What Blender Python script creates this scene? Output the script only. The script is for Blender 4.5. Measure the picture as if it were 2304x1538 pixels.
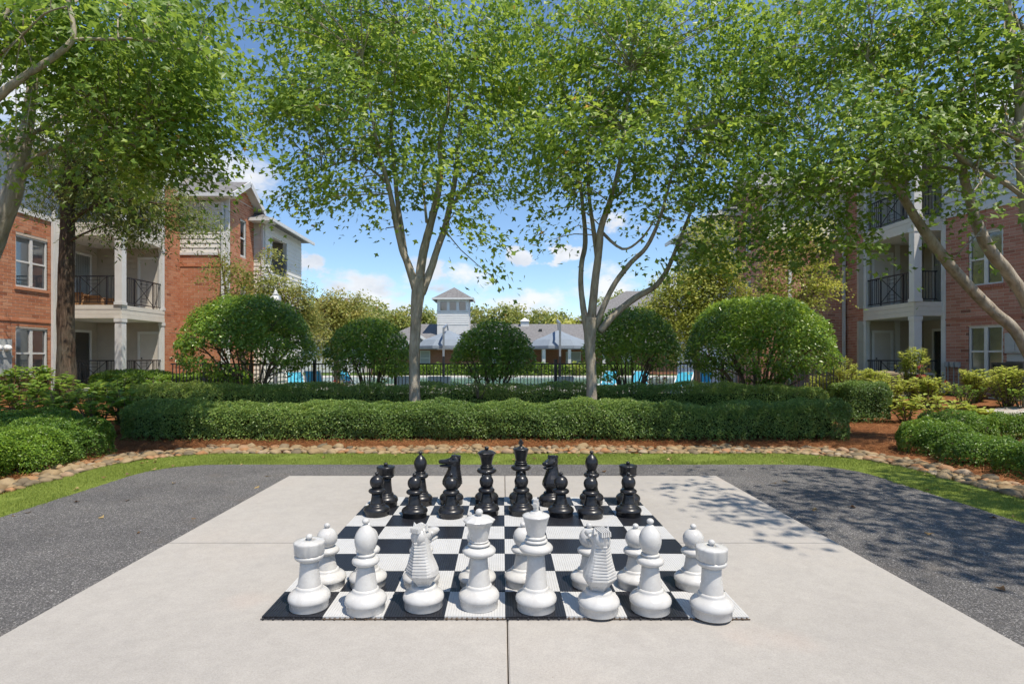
import bpy, bmesh, math, random
import numpy as np
from mathutils import Vector, Matrix

random.seed(7)
rng = np.random.default_rng(11)
for o in list(bpy.data.objects):
    bpy.data.objects.remove(o)
SC = bpy.context.scene
COL = SC.collection
PI = math.pi

# ------------------------------------------------------------------ camera
FPX, VX, VY, CH = 1284.0, 1131.0, 803.0, 1.51      # focal length in photo pixels, vanishing point, eye height
cam_d = bpy.data.cameras.new('camera')
cam = bpy.data.objects.new('camera', cam_d)
COL.objects.link(cam)
cam_d.sensor_width = 36.0
cam_d.lens = FPX / 2304 * 36
cam_d.shift_x = (1152 - VX) / 2304
cam_d.shift_y = (VY - 769) / 2304
cam_d.clip_start = 0.05
cam_d.clip_end = 3000
cam.location = (0, 0, CH)
cam.rotation_euler = (PI / 2, 0, 0)
SC.camera = cam

# ------------------------------------------------------------------ light
SUN_EL, SUN_ROT = math.radians(65), math.radians(137)
sun_dir = Vector((math.sin(SUN_ROT) * math.cos(SUN_EL), math.cos(SUN_ROT) * math.cos(SUN_EL), math.sin(SUN_EL)))
sd = bpy.data.lights.new('sun', 'SUN')
sd.energy = 2.6
sd.angle = math.radians(0.53)
sd.color = (1.0, 0.915, 0.785)
sun = bpy.data.objects.new('sun', sd)
COL.objects.link(sun)
sun.rotation_euler = (-sun_dir).to_track_quat('-Z', 'Y').to_euler()
sun.location = (6, -6, 20)
SC.view_settings.view_transform = 'Standard'
SC.view_settings.look = 'None'
SC.view_settings.gamma = 1.0
SC.view_settings.use_curve_mapping = False
SC.view_settings.exposure = 1.2
SC.cycles.max_bounces = 5
SC.cycles.diffuse_bounces = 3
SC.cycles.transmission_bounces = 4
SC.cycles.transparent_max_bounces = 6
SC.cycles.caustics_reflective = False
SC.cycles.caustics_refractive = False
SC.cycles.use_denoising = True
SC.cycles.use_adaptive_sampling = True
SC.cycles.adaptive_threshold = 0.02


def dirpx(px, py):
    return Vector(((px - VX) / FPX, 1.0, (VY - py) / FPX)).normalized()


class NT:
    """small helper to write node trees"""
    def __init__(self, tree):
        self.t = tree
        self.t.nodes.clear()

    def n(self, typ, **kw):
        nd = self.t.nodes.new(typ)
        for k, v in kw.items():
            if k.startswith('i_'):
                nd.inputs[int(k[2:]) if k[2:].isdigit() else k[2:].replace('_', ' ')].default_value = v
            else:
                setattr(nd, k, v)
        return nd

    def l(self, a, b):
        self.t.links.new(a, b)

    def math(self, op, a, b=None, c=None, clamp=False):
        nd = self.t.nodes.new('ShaderNodeMath')
        nd.operation = op
        nd.use_clamp = clamp
        for i, v in enumerate((a, b, c)):
            if v is None:
                continue
            if isinstance(v, (int, float)):
                nd.inputs[i].default_value = v
            else:
                self.l(v, nd.inputs[i])
        return nd.outputs[0]

    def mix(self, fac, a, b, mode='MIX'):
        nd = self.t.nodes.new('ShaderNodeMix')
        nd.data_type = 'RGBA'
        nd.blend_type = mode
        for k, v in ((0, fac), (6, a), (7, b)):
            if isinstance(v, (int, float)):
                nd.inputs[k].default_value = v
            elif isinstance(v, tuple):
                nd.inputs[k].default_value = v if len(v) == 4 else v + (1,)
            else:
                self.l(v, nd.inputs[k])
        return nd.outputs[2]

    def ramp(self, fac, stops, interp='LINEAR'):
        nd = self.t.nodes.new('ShaderNodeValToRGB')
        nd.color_ramp.interpolation = interp
        els = nd.color_ramp.elements
        while len(els) < len(stops):
            els.new(0.5)
        for e, (p, c) in zip(els, stops):
            e.position = p
            e.color = c if len(c) == 4 else tuple(c) + (1,)
        self.l(fac, nd.inputs[0])
        return nd.outputs[0]

    def noise(self, vec, scale, detail=4.0, rough=0.55, dist=0.0, out=0):
        nd = self.n('ShaderNodeTexNoise')
        nd.inputs['Scale'].default_value = scale
        nd.inputs['Detail'].default_value = detail
        nd.inputs['Roughness'].default_value = rough
        nd.inputs['Distortion'].default_value = dist
        if vec is not None:
            self.l(vec, nd.inputs['Vector'])
        return nd.outputs[out]

    def smooth(self, v, a, b):
        nd = self.t.nodes.new('ShaderNodeMapRange')
        nd.interpolation_type = 'SMOOTHSTEP'
        self.l(v, nd.inputs[0])
        nd.inputs[1].default_value = a
        nd.inputs[2].default_value = b
        return nd.outputs[0]


# world: clear blue sky with a bank of cumulus low over the horizon and some single clouds higher up
world = bpy.data.worlds.new('World')
SC.world = world
world.use_nodes = True
w = NT(world.node_tree)
sky = w.n('ShaderNodeTexSky', sky_type='NISHITA', sun_disc=False, sun_elevation=SUN_EL, sun_rotation=SUN_ROT)
sky.air_density = 1.0
sky.dust_density = 0.0
sky.ozone_density = 4.0
tc = w.n('ShaderNodeTexCoord')
sep = w.n('ShaderNodeSeparateXYZ')
w.l(tc.outputs['Generated'], sep.inputs[0])
el = sep.outputs[2]
mp = w.n('ShaderNodeMapping')
mp.inputs['Scale'].default_value = (1, 1, 1.7)
w.l(tc.outputs['Generated'], mp.inputs[0])
nz = w.noise(mp.outputs[0], 7.0, 9, 0.58)
nz2 = w.noise(mp.outputs[0], 26.0, 6, 0.6)
# bank: cloud where noise exceeds a threshold that rises with elevation
thr = w.math('MULTIPLY_ADD', el, 2.3, 0.20)
bank = w.math('SUBTRACT', nz, thr)
bank = w.math('MULTIPLY', bank, 6.0, clamp=True)
dens = w.smooth(bank, 0.0, 1.0)
# single cumulus clouds
wob = w.math('MULTIPLY', w.math('SUBTRACT', nz2, 0.5), 0.10)
wob2 = w.math('MULTIPLY', w.math('SUBTRACT', nz, 0.5), 0.16)
wob = w.math('ADD', wob, wob2)
CL = [(560, 395, .052, 1.5), (470, 400, .06, 1.5), (1178, 578, .020, 1.8), (1278, 572, .020, 1.8), (690, 590, .022, 1.8), (975, 612, .036, 1.6),
      (820, 655, .045, 1.8), (40, 180, .075, 1.4), (120, 330, .07, 1.4), (1560, 640, .06, 2.0), (1390, 500, .03, 1.7), (2280, 250, .06, 1.5)]
extra = []
rr = random.Random(3)
for k in range(26):
    az, e = rr.uniform(45, 315), rr.uniform(7, 45)
    extra.append((math.radians(az), math.radians(e), rr.uniform(.03, .09), 1.6))
blobs = [(dirpx(a, b), r, s) for a, b, r, s in CL]
blobs += [(Vector((math.sin(a) * math.cos(e), math.cos(a) * math.cos(e), math.sin(e))), r, s) for a, e, r, s in extra]
tot = dens
for dv, r, s in blobs:
    sub = w.n('ShaderNodeVectorMath', operation='SUBTRACT')
    w.l(tc.outputs['Generated'], sub.inputs[0])
    sub.inputs[1].default_value = dv
    mul = w.n('ShaderNodeVectorMath', operation='MULTIPLY')
    w.l(sub.outputs[0], mul.inputs[0])
    mul.inputs[1].default_value = (1, 1, s)
    ln = w.n('ShaderNodeVectorMath', operation='LENGTH')
    w.l(mul.outputs[0], ln.inputs[0])
    dd = w.math('ADD', ln.outputs['Value'], wob)
    f = w.smooth(dd, r * 1.4, r * 0.4)
    tot = w.math('MAXIMUM', tot, f)
shade = w.noise(mp.outputs[0], 14.0, 5, 0.55)
ccol = w.ramp(shade, [(0.30, (3.7, 4.0, 4.5)), (0.62, (5.5, 5.55, 5.65))])
hsv = w.n('ShaderNodeHueSaturation')
hsv.inputs['Saturation'].default_value = 1.04
w.l(sky.outputs[0], hsv.inputs['Color'])
mixc = w.mix(w.math('MULTIPLY', tot, 0.93), hsv.outputs[0], ccol)
bg = w.n('ShaderNodeBackground')
bg.inputs['Strength'].default_value = 0.078
w.l(mixc, bg.inputs[0])
out = w.n('ShaderNodeOutputWorld')
w.l(bg.outputs[0], out.inputs[0])

# ------------------------------------------------------------------ materials
MATS = {}


def principled(name, color=(.5, .5, .5), rough=.6, spec=.5, metal=0.0):
    m = bpy.data.materials.new(name)
    m.use_nodes = True
    t = NT(m.node_tree)
    b = t.n('ShaderNodeBsdfPrincipled')
    b.inputs['Base Color'].default_value = tuple(color) + (1,)
    b.inputs['Roughness'].default_value = rough
    b.inputs['Specular IOR Level'].default_value = spec
    b.inputs['Metallic'].default_value = metal
    o = t.n('ShaderNodeOutputMaterial')
    t.l(b.outputs[0], o.inputs[0])
    MATS[name] = m
    return m, t, b, o


def bump(t, b, height, strength, dist=0.01):
    nd = t.n('ShaderNodeBump')
    nd.inputs['Strength'].default_value = strength
    nd.inputs['Distance'].default_value = dist
    t.l(height, nd.inputs['Height'])
    t.l(nd.outputs[0], b.inputs['Normal'])


def wpos(t):
    return t.n('ShaderNodeNewGeometry').outputs['Position']


def simple(name, color, rough=.6, spec=.4, var=.12, scale=6.0, metal=0.0, bmp=0.0):
    m, t, b, o = principled(name, color, rough, spec, metal)
    p = wpos(t)
    n = t.noise(p, scale, 5, .6)
    hi = tuple(min(1, c * (1 + var)) for c in color)
    lo = tuple(c * (1 - var) for c in color)
    t.l(t.ramp(n, [(.3, lo), (.7, hi)]), b.inputs['Base Color'])
    if bmp:
        bump(t, b, t.noise(p, scale * 8, 4, .6), bmp, .004)
    return m


def leafmat(name, dark, mid, light, trans=.46, rough=.42, spec=.45, extra=None):
    m, t, b, o = principled(name, mid, rough, spec)
    a = t.n('ShaderNodeAttribute', attribute_name='tint')
    stops = [(0.0, dark), (.5, mid), (.88, light)]
    if extra:
        stops.append((1.0, extra))
    c = t.ramp(a.outputs['Fac'], stops)
    t.l(c, b.inputs['Base Color'])
    tr = t.n('ShaderNodeBsdfTranslucent')
    hs = t.n('ShaderNodeHueSaturation')
    hs.inputs['Hue'].default_value = .485
    hs.inputs['Value'].default_value = 1.5
    t.l(c, hs.inputs['Color'])
    t.l(hs.outputs[0], tr.inputs[0])
    mx = t.n('ShaderNodeMixShader')
    mx.inputs[0].default_value = trans
    t.l(b.outputs[0], mx.inputs[1])
    t.l(tr.outputs[0], mx.inputs[2])
    t.l(mx.outputs[0], o.inputs[0])
    return m


leafmat('maple_leaf', (.10, .175, .028), (.19, .305, .046), (.32, .43, .062), extra=(.46, .30, .07), trans=.5)
leafmat('oak_leaf', (.08, .12, .03), (.16, .215, .045), (.29, .32, .07), extra=(.34, .22, .08))
leafmat('myrtle_leaf', (.16, .205, .05), (.29, .32, .08), (.42, .38, .11), extra=(.30, .14, .05))
leafmat('gold_leaf', (.20, .25, .045), (.37, .41, .08), (.52, .51, .12), extra=(.36, .25, .06))
leafmat('far_leaf', (.13, .18, .045), (.235, .285, .07), (.36, .36, .10), extra=(.24, .13, .05))
leafmat('dome_leaf', (.065, .135, .022), (.145, .26, .036), (.31, .44, .05), trans=.42, rough=.32, spec=.6)
leafmat('hedge_leaf', (.08, .15, .042), (.175, .275, .062), (.34, .44, .10), trans=.42, rough=.38, extra=(.19, .23, .07))
leafmat('box_leaf', (.055, .12, .02), (.12, .225, .03), (.25, .38, .04), trans=.36, rough=.38)
leafmat('hydrangea_leaf', (.065, .14, .028), (.135, .245, .04), (.27, .39, .055), trans=.42, rough=.45)
leafmat('lime_leaf', (.18, .26, .04), (.34, .42, .07), (.50, .53, .13), trans=.35, rough=.45)
leafmat('rose_leaf', (.03, .055, .018), (.05, .085, .025), (.09, .13, .03))
leafmat('dry_leaf', (.10, .055, .025), (.22, .13, .05), (.36, .26, .11), trans=.15, rough=.7)
leafmat('straw', (.10, .036, .014), (.24, .095, .036), (.42, .20, .085), trans=.1, rough=.75, spec=.2)
leafmat('turf', (.12, .165, .03), (.215, .275, .05), (.32, .36, .09), trans=.3, rough=.6, spec=.2)
leafmat('flower', (.35, .02, .03), (.5, .05, .06), (.6, .25, .25), trans=.25, rough=.5)


def barkmat(name, c0, c1, c2, stretch=.35, scale=9.0):
    m, t, b, o = principled(name, c1, .85, .2)
    p = wpos(t)
    mpn = t.n('ShaderNodeMapping')
    mpn.inputs['Scale'].default_value = (1, 1, stretch)
    t.l(p, mpn.inputs[0])
    n = t.noise(mpn.outputs[0], scale, 8, .65, .4)
    n2 = t.noise(p, 1.7, 3, .5)
    c = t.ramp(n, [(.28, c0), (.5, c1), (.75, c2)])
    c = t.mix(t.math('MULTIPLY', t.smooth(n2, .45, .7), .35), c, (.16, .17, .13))
    t.l(c, b.inputs['Base Color'])
    bump(t, b, n, 1.0, .035)


barkmat('maple_bark', (.17, .135, .10), (.37, .32, .255), (.52, .46, .38))
barkmat('oak_bark', (.022, .014, .009), (.085, .056, .037), (.20, .14, .10), .14, 20)
barkmat('stem_bark', (.06, .042, .028), (.14, .10, .068), (.25, .19, .14), .4, 14)

# concrete
m, t, b, o = principled('concrete', (.5, .49, .47), .8, .25)
p = wpos(t)
big = t.noise(p, .55, 5, .55)
med = t.noise(p, 3.2, 6, .6)
fine = t.noise(p, 160, 3, .6)
mpn = t.n('ShaderNodeMapping')
mpn.inputs['Scale'].default_value = (1.2, 90, 1)
t.l(p, mpn.inputs[0])
broom = t.noise(mpn.outputs[0], 1.0, 3, .5)
c = t.ramp(big, [(.3, (.325, .306, .283)), (.55, (.368, .346, .318)), (.75, (.39, .354, .316))])
c = t.mix(t.math('MULTIPLY', t.smooth(med, .55, .72), .22), c, (.30, .287, .27))
c = t.mix(t.math('MULTIPLY', t.smooth(t.noise(p, 1.05, 3, .5), .60, .74), .30), c, (.43, .345, .295))
c = t.mix(.34, c, t.ramp(t.noise(p, 11, 6, .65), [(.3, (.40, .40, .40)), (.7, (.57, .57, .57))]), 'OVERLAY')
c = t.mix(.20, c, t.ramp(fine, [(.3, (.2, .2, .2)), (.7, (.85, .85, .85))]), 'OVERLAY')
vor = t.n('ShaderNodeTexVoronoi')
vor.inputs['Scale'].default_value = 7.0
t.l(p, vor.inputs['Vector'])
c = t.mix(t.math('MULTIPLY', t.smooth(vor.outputs['Distance'], .035, .015), .55), c, (.16, .12, .09))
t.l(c, b.inputs['Base Color'])
bump(t, b, t.math('ADD', t.math('MULTIPLY', broom, .6), t.math('MULTIPLY', fine, .5)), .22, .004)

# asphalt / fine gravel
m, t, b, o = principled('asphalt', (.1, .1, .1), .9, .25)
p = wpos(t)
v1 = t.n('ShaderNodeTexVoronoi')
v1.inputs['Scale'].default_value = 150
t.l(p, v1.inputs['Vector'])
sepc = t.n('ShaderNodeSeparateColor')
t.l(v1.outputs['Color'], sepc.inputs[0])
c = t.ramp(sepc.outputs[0], [(.0, (.075, .073, .073)), (.55, (.115, .112, .112)), (.82, (.165, .16, .158)), (.96, (.28, .27, .265)), (1.0, (.42, .41, .40))])
big = t.noise(p, .9, 6, .65)
c = t.mix(.75, c, t.ramp(big, [(.3, (.33, .33, .335)), (.7, (.66, .65, .63))]), 'OVERLAY')
c = t.mix(t.math('MULTIPLY', t.smooth(t.noise(p, 2.4, 6, .65), .55, .75), .35), c, (.17, .14, .11))
t.l(c, b.inputs['Base Color'])
bump(t, b, t.math('ADD', v1.outputs['Distance'], t.noise(p, 45, 3, .6)), .75, .010)


def groundmat(name, c0, c1, c2, scale=3.0, bmp=.6):
    m, t, b, o = principled(name, c1, .95, .15)
    p = wpos(t)
    n = t.noise(p, scale, 7, .65)
    n2 = t.noise(p, scale * 14, 5, .65)
    f = t.math('ADD', t.math('MULTIPLY', n, .55), t.math('MULTIPLY', n2, .45))
    t.l(t.ramp(f, [(.35, c0), (.5, c1), (.66, c2)]), b.inputs['Base Color'])
    bump(t, b, n2, bmp, .03)


groundmat('mulch', (.075, .030, .014), (.19, .078, .032), (.33, .155, .068))
groundmat('lawn', (.04, .075, .015), (.075, .13, .02), (.12, .175, .03))
groundmat('turf_base', (.11, .15, .025), (.17, .22, .04), (.23, .27, .06), 6)
groundmat('deck', (.36, .34, .31), (.46, .44, .40), (.54, .51, .47), .8, .1)

m, t, b, o = principled('water', (.05, .32, .36), .06, .5)
p = wpos(t)
n = t.noise(p, 1.6, 4, .6, .6)
t.l(t.ramp(n, [(.3, (.14, .30, .32)), (.7, (.27, .43, .44))]), b.inputs['Base Color'])
bump(t, b, n, .25, .05)

# brick: each brick's own shade comes from the tint attribute or from the object's random number
def brickmat(name, dark, mid, light, pale, fromobj):
    m, t, b, o = principled(name, mid, .88, .2)
    p = wpos(t)
    if fromobj:
        a = t.n('ShaderNodeObjectInfo').outputs['Random']
    else:
        a = t.n('ShaderNodeAttribute', attribute_name='tint').outputs['Fac']
    c = t.ramp(a, [(0.0, dark), (.07, mid), (.6, light), (1.0, pale)])
    n = t.noise(p, 38, 5, .65)
    c = t.mix(.5, c, t.ramp(n, [(.3, (.34, .34, .34)), (.7, (.62, .62, .62))]), 'OVERLAY')
    n3 = t.noise(p, .8, 4, .6)
    c = t.mix(.3, c, t.ramp(n3, [(.3, (.38, .37, .36)), (.7, (.60, .6, .6))]), 'OVERLAY')
    t.l(c, b.inputs['Base Color'])
    bump(t, b, n, .5, .006)


BR = ((.24, .092, .052), (.42, .165, .088), (.48, .205, .112), (.52, .26, .155))
BR2 = ((.22, .10, .075), (.40, .175, .125), (.46, .215, .155), (.50, .27, .21))
brickmat('brick_one', *BR, True)
brickmat('brick_many', *BR, False)
brickmat('brick_one_rose', *BR2, True)
brickmat('brick_many_rose', *BR2, False)
simple('mortar', (.50, .42, .35), .95, .1, .15, 20)
simple('far_mortar', (.36, .16, .095), .95, .1, .2, 9)
simple('siding_taupe', (.47, .42, .355), .7, .3, .07, 3)
simple('siding_cream', (.66, .635, .58), .65, .3, .05, 3)
simple('siding_grey', (.58, .59, .60), .65, .3, .05, 3)
simple('white_trim', (.62, .615, .60), .5, .4, .05, 3)
simple('fascia_tan', (.60, .565, .50), .6, .3, .05, 4)
simple('door_taupe', (.53, .49, .44), .55, .35, .05, 3)
simple('soffit', (.68, .65, .60), .8, .2, .05, 3)
simple('iron', (.012, .012, .014), .42, .5, .2, 8)
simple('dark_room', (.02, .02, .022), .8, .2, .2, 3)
simple('blind', (.80, .80, .78), .6, .3, .04, 4)
simple('panel_grey', (.42, .43, .43), .5, .4, .08, 5)
simple('unit_dark', (.035, .037, .038), .5, .4, .2, 6)
simple('unit_tan', (.36, .29, .20), .6, .3, .1, 6)
simple('cardboard', (.36, .21, .11), .85, .15, .12, 5)
simple('umbrella_cloth', (.22, .26, .31), .85, .15, .05, 3)
simple('steel', (.30, .33, .37), .38, .5, .1, 4, .6)
simple('planter', (.045, .085, .12), .5, .45, .15, 5)
simple('sling_blue', (.05, .36, .52), .6, .3, .08, 6)
simple('sling_white', (.70, .70, .68), .6, .3, .05, 6)
simple('brown_wood', (.16, .085, .045), .7, .3, .2, 10)

# shingles
m, t, b, o = principled('shingle', (.14, .14, .145), .9, .2)
p = wpos(t)
n = t.noise(p, 5.5, 5, .7)
sx = t.n('ShaderNodeSeparateXYZ')
t.l(p, sx.inputs[0])
fr = t.math('FRACT', t.math('MULTIPLY', sx.outputs[2], 9.0))
c = t.ramp(n, [(.3, (.12, .115, .115)), (.7, (.24, .235, .235))])
c = t.mix(t.math('MULTIPLY', t.smooth(fr, .18, .02), .45), c, (.06, .06, .06))
t.l(c, b.inputs['Base Color'])
bump(t, b, n, .4, .03)

# far brick (clubhouse): too far away to tell bricks apart
m, t, b, o = principled('far_brick', (.33, .13, .075), .9, .2)
p = wpos(t)
brk = t.n('ShaderNodeTexBrick')
brk.inputs['Color1'].default_value = (.36, .145, .085, 1)
brk.inputs['Color2'].default_value = (.29, .105, .06, 1)
brk.inputs['Mortar'].default_value = (.38, .26, .2, 1)
brk.inputs['Scale'].default_value = 4.5
sx = t.n('ShaderNodeSeparateXYZ')
t.l(p, sx.inputs[0])
cx = t.n('ShaderNodeCombineXYZ')
t.l(t.math('ADD', sx.outputs[0], sx.outputs[1]), cx.inputs[0])
t.l(sx.outputs[2], cx.inputs[1])
t.l(cx.outputs[0], brk.inputs['Vector'])
t.l(brk.outputs[0], b.inputs['Base Color'])

# glass: clear pane with a mirror-like sheen
m = bpy.data.materials.new('glass')
m.use_nodes = True
t = NT(m.node_tree)
gl = t.n('ShaderNodeBsdfGlossy')
gl.inputs['Roughness'].default_value = .04
tr = t.n('ShaderNodeBsdfTransparent')
tr.inputs[0].default_value = (.82, .86, .87, 1)
fr = t.n('ShaderNodeFresnel')
fr.inputs['IOR'].default_value = 1.6
mx = t.n('ShaderNodeMixShader')
t.l(t.math('ADD', fr.outputs[0], .16, clamp=True), mx.inputs[0])
t.l(tr.outputs[0], mx.inputs[1])
t.l(gl.outputs[0], mx.inputs[2])
o = t.n('ShaderNodeOutputMaterial')
t.l(mx.outputs[0], o.inputs[0])
MATS['glass'] = m

# plastic of the chess pieces
m, t, b, o = principled('plastic_white', (.78, .775, .755), .33, .45)
p = wpos(t)
n = t.noise(p, 14, 5, .6)
t.l(t.ramp(n, [(.32, (.47, .46, .445)), (.6, (.54, .535, .52))]), b.inputs['Base Color'])
t.l(t.ramp(t.noise(p, 30, 4, .6), [(.3, (.17, .17, .17)), (.7, (.33, .33, .33))]), b.inputs['Roughness'])
m, t, b, o = principled('plastic_black', (.012, .012, .014), .3, .5)
p = wpos(t)
n = t.noise(p, 18, 5, .6)
t.l(t.ramp(n, [(.3, (.008, .008, .010)), (.75, (.024, .024, .026))]), b.inputs['Base Color'])
t.l(t.ramp(t.noise(p, 30, 4, .6), [(.3, (.24, .24, .24)), (.7, (.40, .40, .40))]), b.inputs['Roughness'])
simple('mat_black', (.016, .017, .022), .4, .5, .2, 20)
simple('mat_white', (.50, .50, .495), .5, .4, .06, 9)
simple('joint', (.10, .075, .055), .95, .1, .3, 20)

# stones
m, t, b, o = principled('stone', (.4, .3, .2), .75, .3)
p = wpos(t)
a = t.n('ShaderNodeObjectInfo').outputs['Random']
at = t.n('ShaderNodeAttribute', attribute_name='tint').outputs['Fac']
fac = t.math('FRACT', t.math('ADD', a, at))
c = t.ramp(fac, [(0.0, (.10, .085, .06)), (.2, (.22, .165, .10)), (.5, (.33, .245, .14)), (.72, (.24, .165, .085)), (.86, (.33, .165, .075)), (1.0, (.34, .28, .20))])
n = t.noise(p, 13, 6, .65)
c = t.mix(.55, c, t.ramp(n, [(.3, (.3, .3, .3)), (.7, (.65, .64, .62))]), 'OVERLAY')
t.l(c, b.inputs['Base Color'])
bump(t, b, n, .4, .01)
# lamp globe
m, t, b, o = principled('globe', (.82, .82, .80), .3, .5)
n = t.noise(wpos(t), 9, 3, .5)
t.l(t.ramp(n, [(.3, (.78, .78, .77)), (.7, (.84, .84, .83))]), b.inputs['Base Color'])


# ------------------------------------------------------------------ helpers: objects and meshes
def P(px, py, d):
    return Vector(((px - VX) / FPX * d, d, CH - (py - VY) / FPX * d))


def sstep(a, b, x):
    x = np.clip((np.asarray(x, float) - a) / (b - a), 0, 1)
    return x * x * (3 - 2 * x)


def height(x, y):
    return .42 * sstep(8.6, 13.0, np.abs(x)) * sstep(8.5, 13.0, y) * (1 - sstep(29, 34, y))


def hz(x, y):
    return float(height(x, y))


def setp(o, label=None, cat=None, group=None, kind=None):
    if label:
        o['label'] = label
    if cat:
        o['category'] = cat
    if group:
        o['group'] = group
    if kind:
        o['kind'] = kind
    return o


def thing(name, label, cat, loc=(0, 0, 0), group=None):
    o = bpy.data.objects.new(name, None)
    o.empty_display_size = .2
    COL.objects.link(o)
    o.location = loc
    return setp(o, label, cat, group)


def link(name, me, parent=None, local=False):
    o = bpy.data.objects.new(name, me)
    COL.objects.link(o)
    if parent is not None:
        o.parent = parent
        if not local:
            q = Vector((0, 0, 0))
            pp = parent
            while pp is not None:
                if pp.type == 'EMPTY' and pp.parent is None:
                    q = pp.location.copy()
                pp = pp.parent
            if parent.type == 'EMPTY':
                o.matrix_parent_inverse = Matrix.Translation(-q)
    return o


def np_mesh(name, V, F, mat, smooth=False, tint=None):
    V = np.asarray(V, np.float32)
    F = np.asarray(F, np.int32)
    n, k = F.shape
    me = bpy.data.meshes.new(name)
    me.vertices.add(len(V))
    me.vertices.foreach_set('co', V.ravel())
    me.loops.add(n * k)
    me.loops.foreach_set('vertex_index', F.ravel())
    me.polygons.add(n)
    me.polygons.foreach_set('loop_start', np.arange(n, dtype=np.int32) * k)
    me.polygons.foreach_set('use_smooth', np.full(n, smooth, bool))
    if tint is not None:
        at = me.attributes.new('tint', 'FLOAT', 'FACE')
        at.data.foreach_set('value', np.asarray(tint, np.float32))
    me.update(calc_edges=True)
    me.materials.append(MATS[mat])
    return me


class B:
    """collects shapes into one mesh"""
    def __init__(self, f=None):
        self.v, self.fc, self.sm, self.f = [], [], [], f

    def add(self, vs, fs, smooth=False):
        k = len(self.v)
        if self.f:
            vs = [self.f(*q) for q in vs]
        self.v += [tuple(q) for q in vs]
        self.fc += [tuple(i + k for i in q) for q in fs]
        self.sm += [smooth] * len(fs)
        return self

    def box(self, x0, x1, y0, y1, z0, z1):
        vs = [(x0, y0, z0), (x1, y0, z0), (x1, y1, z0), (x0, y1, z0), (x0, y0, z1), (x1, y0, z1), (x1, y1, z1), (x0, y1, z1)]
        fs = [(0, 3, 2, 1), (4, 5, 6, 7), (0, 1, 5, 4), (1, 2, 6, 5), (2, 3, 7, 6), (3, 0, 4, 7)]
        return self.add(vs, fs)

    def bar(self, a, b, r, up=(0, 0, 1), r2=None):
        a, b = Vector(a), Vector(b)
        d = (b - a).normalized()
        u = Vector(up)
        if abs(d.dot(u)) > .95:
            u = Vector((1, 0, 0))
        s = d.cross(u).normalized()
        u = s.cross(d)
        r2 = r2 or r
        vs = []
        for q in (a, b):
            for i, j in ((-1, -1), (1, -1), (1, 1), (-1, 1)):
                vs.append(q + s * i * r + u * j * r2)
        fs = [(3, 2, 1, 0), (4, 5, 6, 7)] + [(i, (i + 1) % 4, 4 + (i + 1) % 4, 4 + i) for i in range(4)]
        return self.add(vs, fs)

    def tube(self, pts, rad, sides=8, cap=True, jitter=0.0):
        pts = [Vector(q) for q in pts]
        vs, fs = [], []
        t0 = (pts[1] - pts[0]).normalized()
        u = t0.orthogonal().normalized()
        for i, q in enumerate(pts):
            d = (pts[min(i + 1, len(pts) - 1)] - pts[max(i - 1, 0)]).normalized()
            u = (u - d * u.dot(d)).normalized()
            v = d.cross(u)
            for k in range(sides):
                a = 2 * PI * k / sides
                r = rad[i] * (1 + random.uniform(-jitter, jitter))
                vs.append(q + (u * math.cos(a) + v * math.sin(a)) * r)
        for i in range(len(pts) - 1):
            for k in range(sides):
                fs.append((i * sides + k, i * sides + (k + 1) % sides, (i + 1) * sides + (k + 1) % sides, (i + 1) * sides + k))
        if cap:
            fs.append(tuple(range(sides))[::-1])
            fs.append(tuple((len(pts) - 1) * sides + k for k in range(sides)))
        return self.add(vs, fs, True)

    def lathe(self, prof, sides=32, c=(0, 0, 0), smooth=True, mod=None):
        """prof: list of (radius, z)"""
        vs, fs = [], []
        for i, (r, z) in enumerate(prof):
            for k in range(sides):
                a = 2 * PI * k / sides
                rr_ = r if mod is None else mod(r, z, k)
                vs.append((c[0] + rr_ * math.cos(a), c[1] + rr_ * math.sin(a), c[2] + z))
        for i in range(len(prof) - 1):
            for k in range(sides):
                fs.append((i * sides + k, i * sides + (k + 1) % sides, (i + 1) * sides + (k + 1) % sides, (i + 1) * sides + k))
        fs.append(tuple(range(sides))[::-1])
        fs.append(tuple((len(prof) - 1) * sides + k for k in range(sides)))
        return self.add(vs, fs, smooth)

    def mesh(self, name, mat):
        me = bpy.data.meshes.new(name)
        me.from_pydata([tuple(q) for q in self.v], [], self.fc)
        me.polygons.foreach_set('use_smooth', np.array(self.sm, bool))
        me.update()
        me.materials.append(MATS[mat])
        return me

    def obj(self, name, mat, parent=None, local=False):
        return link(name, self.mesh(name, mat), parent, local)


def catmull(pts, n=4):
    pts = [np.array(p, float) for p in pts]
    out = []
    for i in range(len(pts) - 1):
        p0, p1, p2, p3 = pts[max(i - 1, 0)], pts[i], pts[i + 1], pts[min(i + 2, len(pts) - 1)]
        for k in range(n):
            s = k / n
            out.append(.5 * ((2 * p1) + (-p0 + p2) * s + (2 * p0 - 5 * p1 + 4 * p2 - p3) * s * s + (-p0 + 3 * p1 - 3 * p2 + p3) * s ** 3))
    out.append(pts[-1])
    return out


def norm(a):
    return a / np.maximum(np.linalg.norm(a, axis=1, keepdims=True), 1e-9)


_K = rng.normal(0, 1, (7, 3))
_PH = rng.uniform(0, 6.28, 7)


def pnoise(p, freq):
    """smooth pseudo-random field in [-1,1]"""
    r = np.zeros(len(p))
    for k, ph, a in zip(_K, _PH, (1, 1, .8, .8, .6, .6, .5)):
        r += a * np.sin(p @ (k * freq) + ph)
    return r / 3.0


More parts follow.
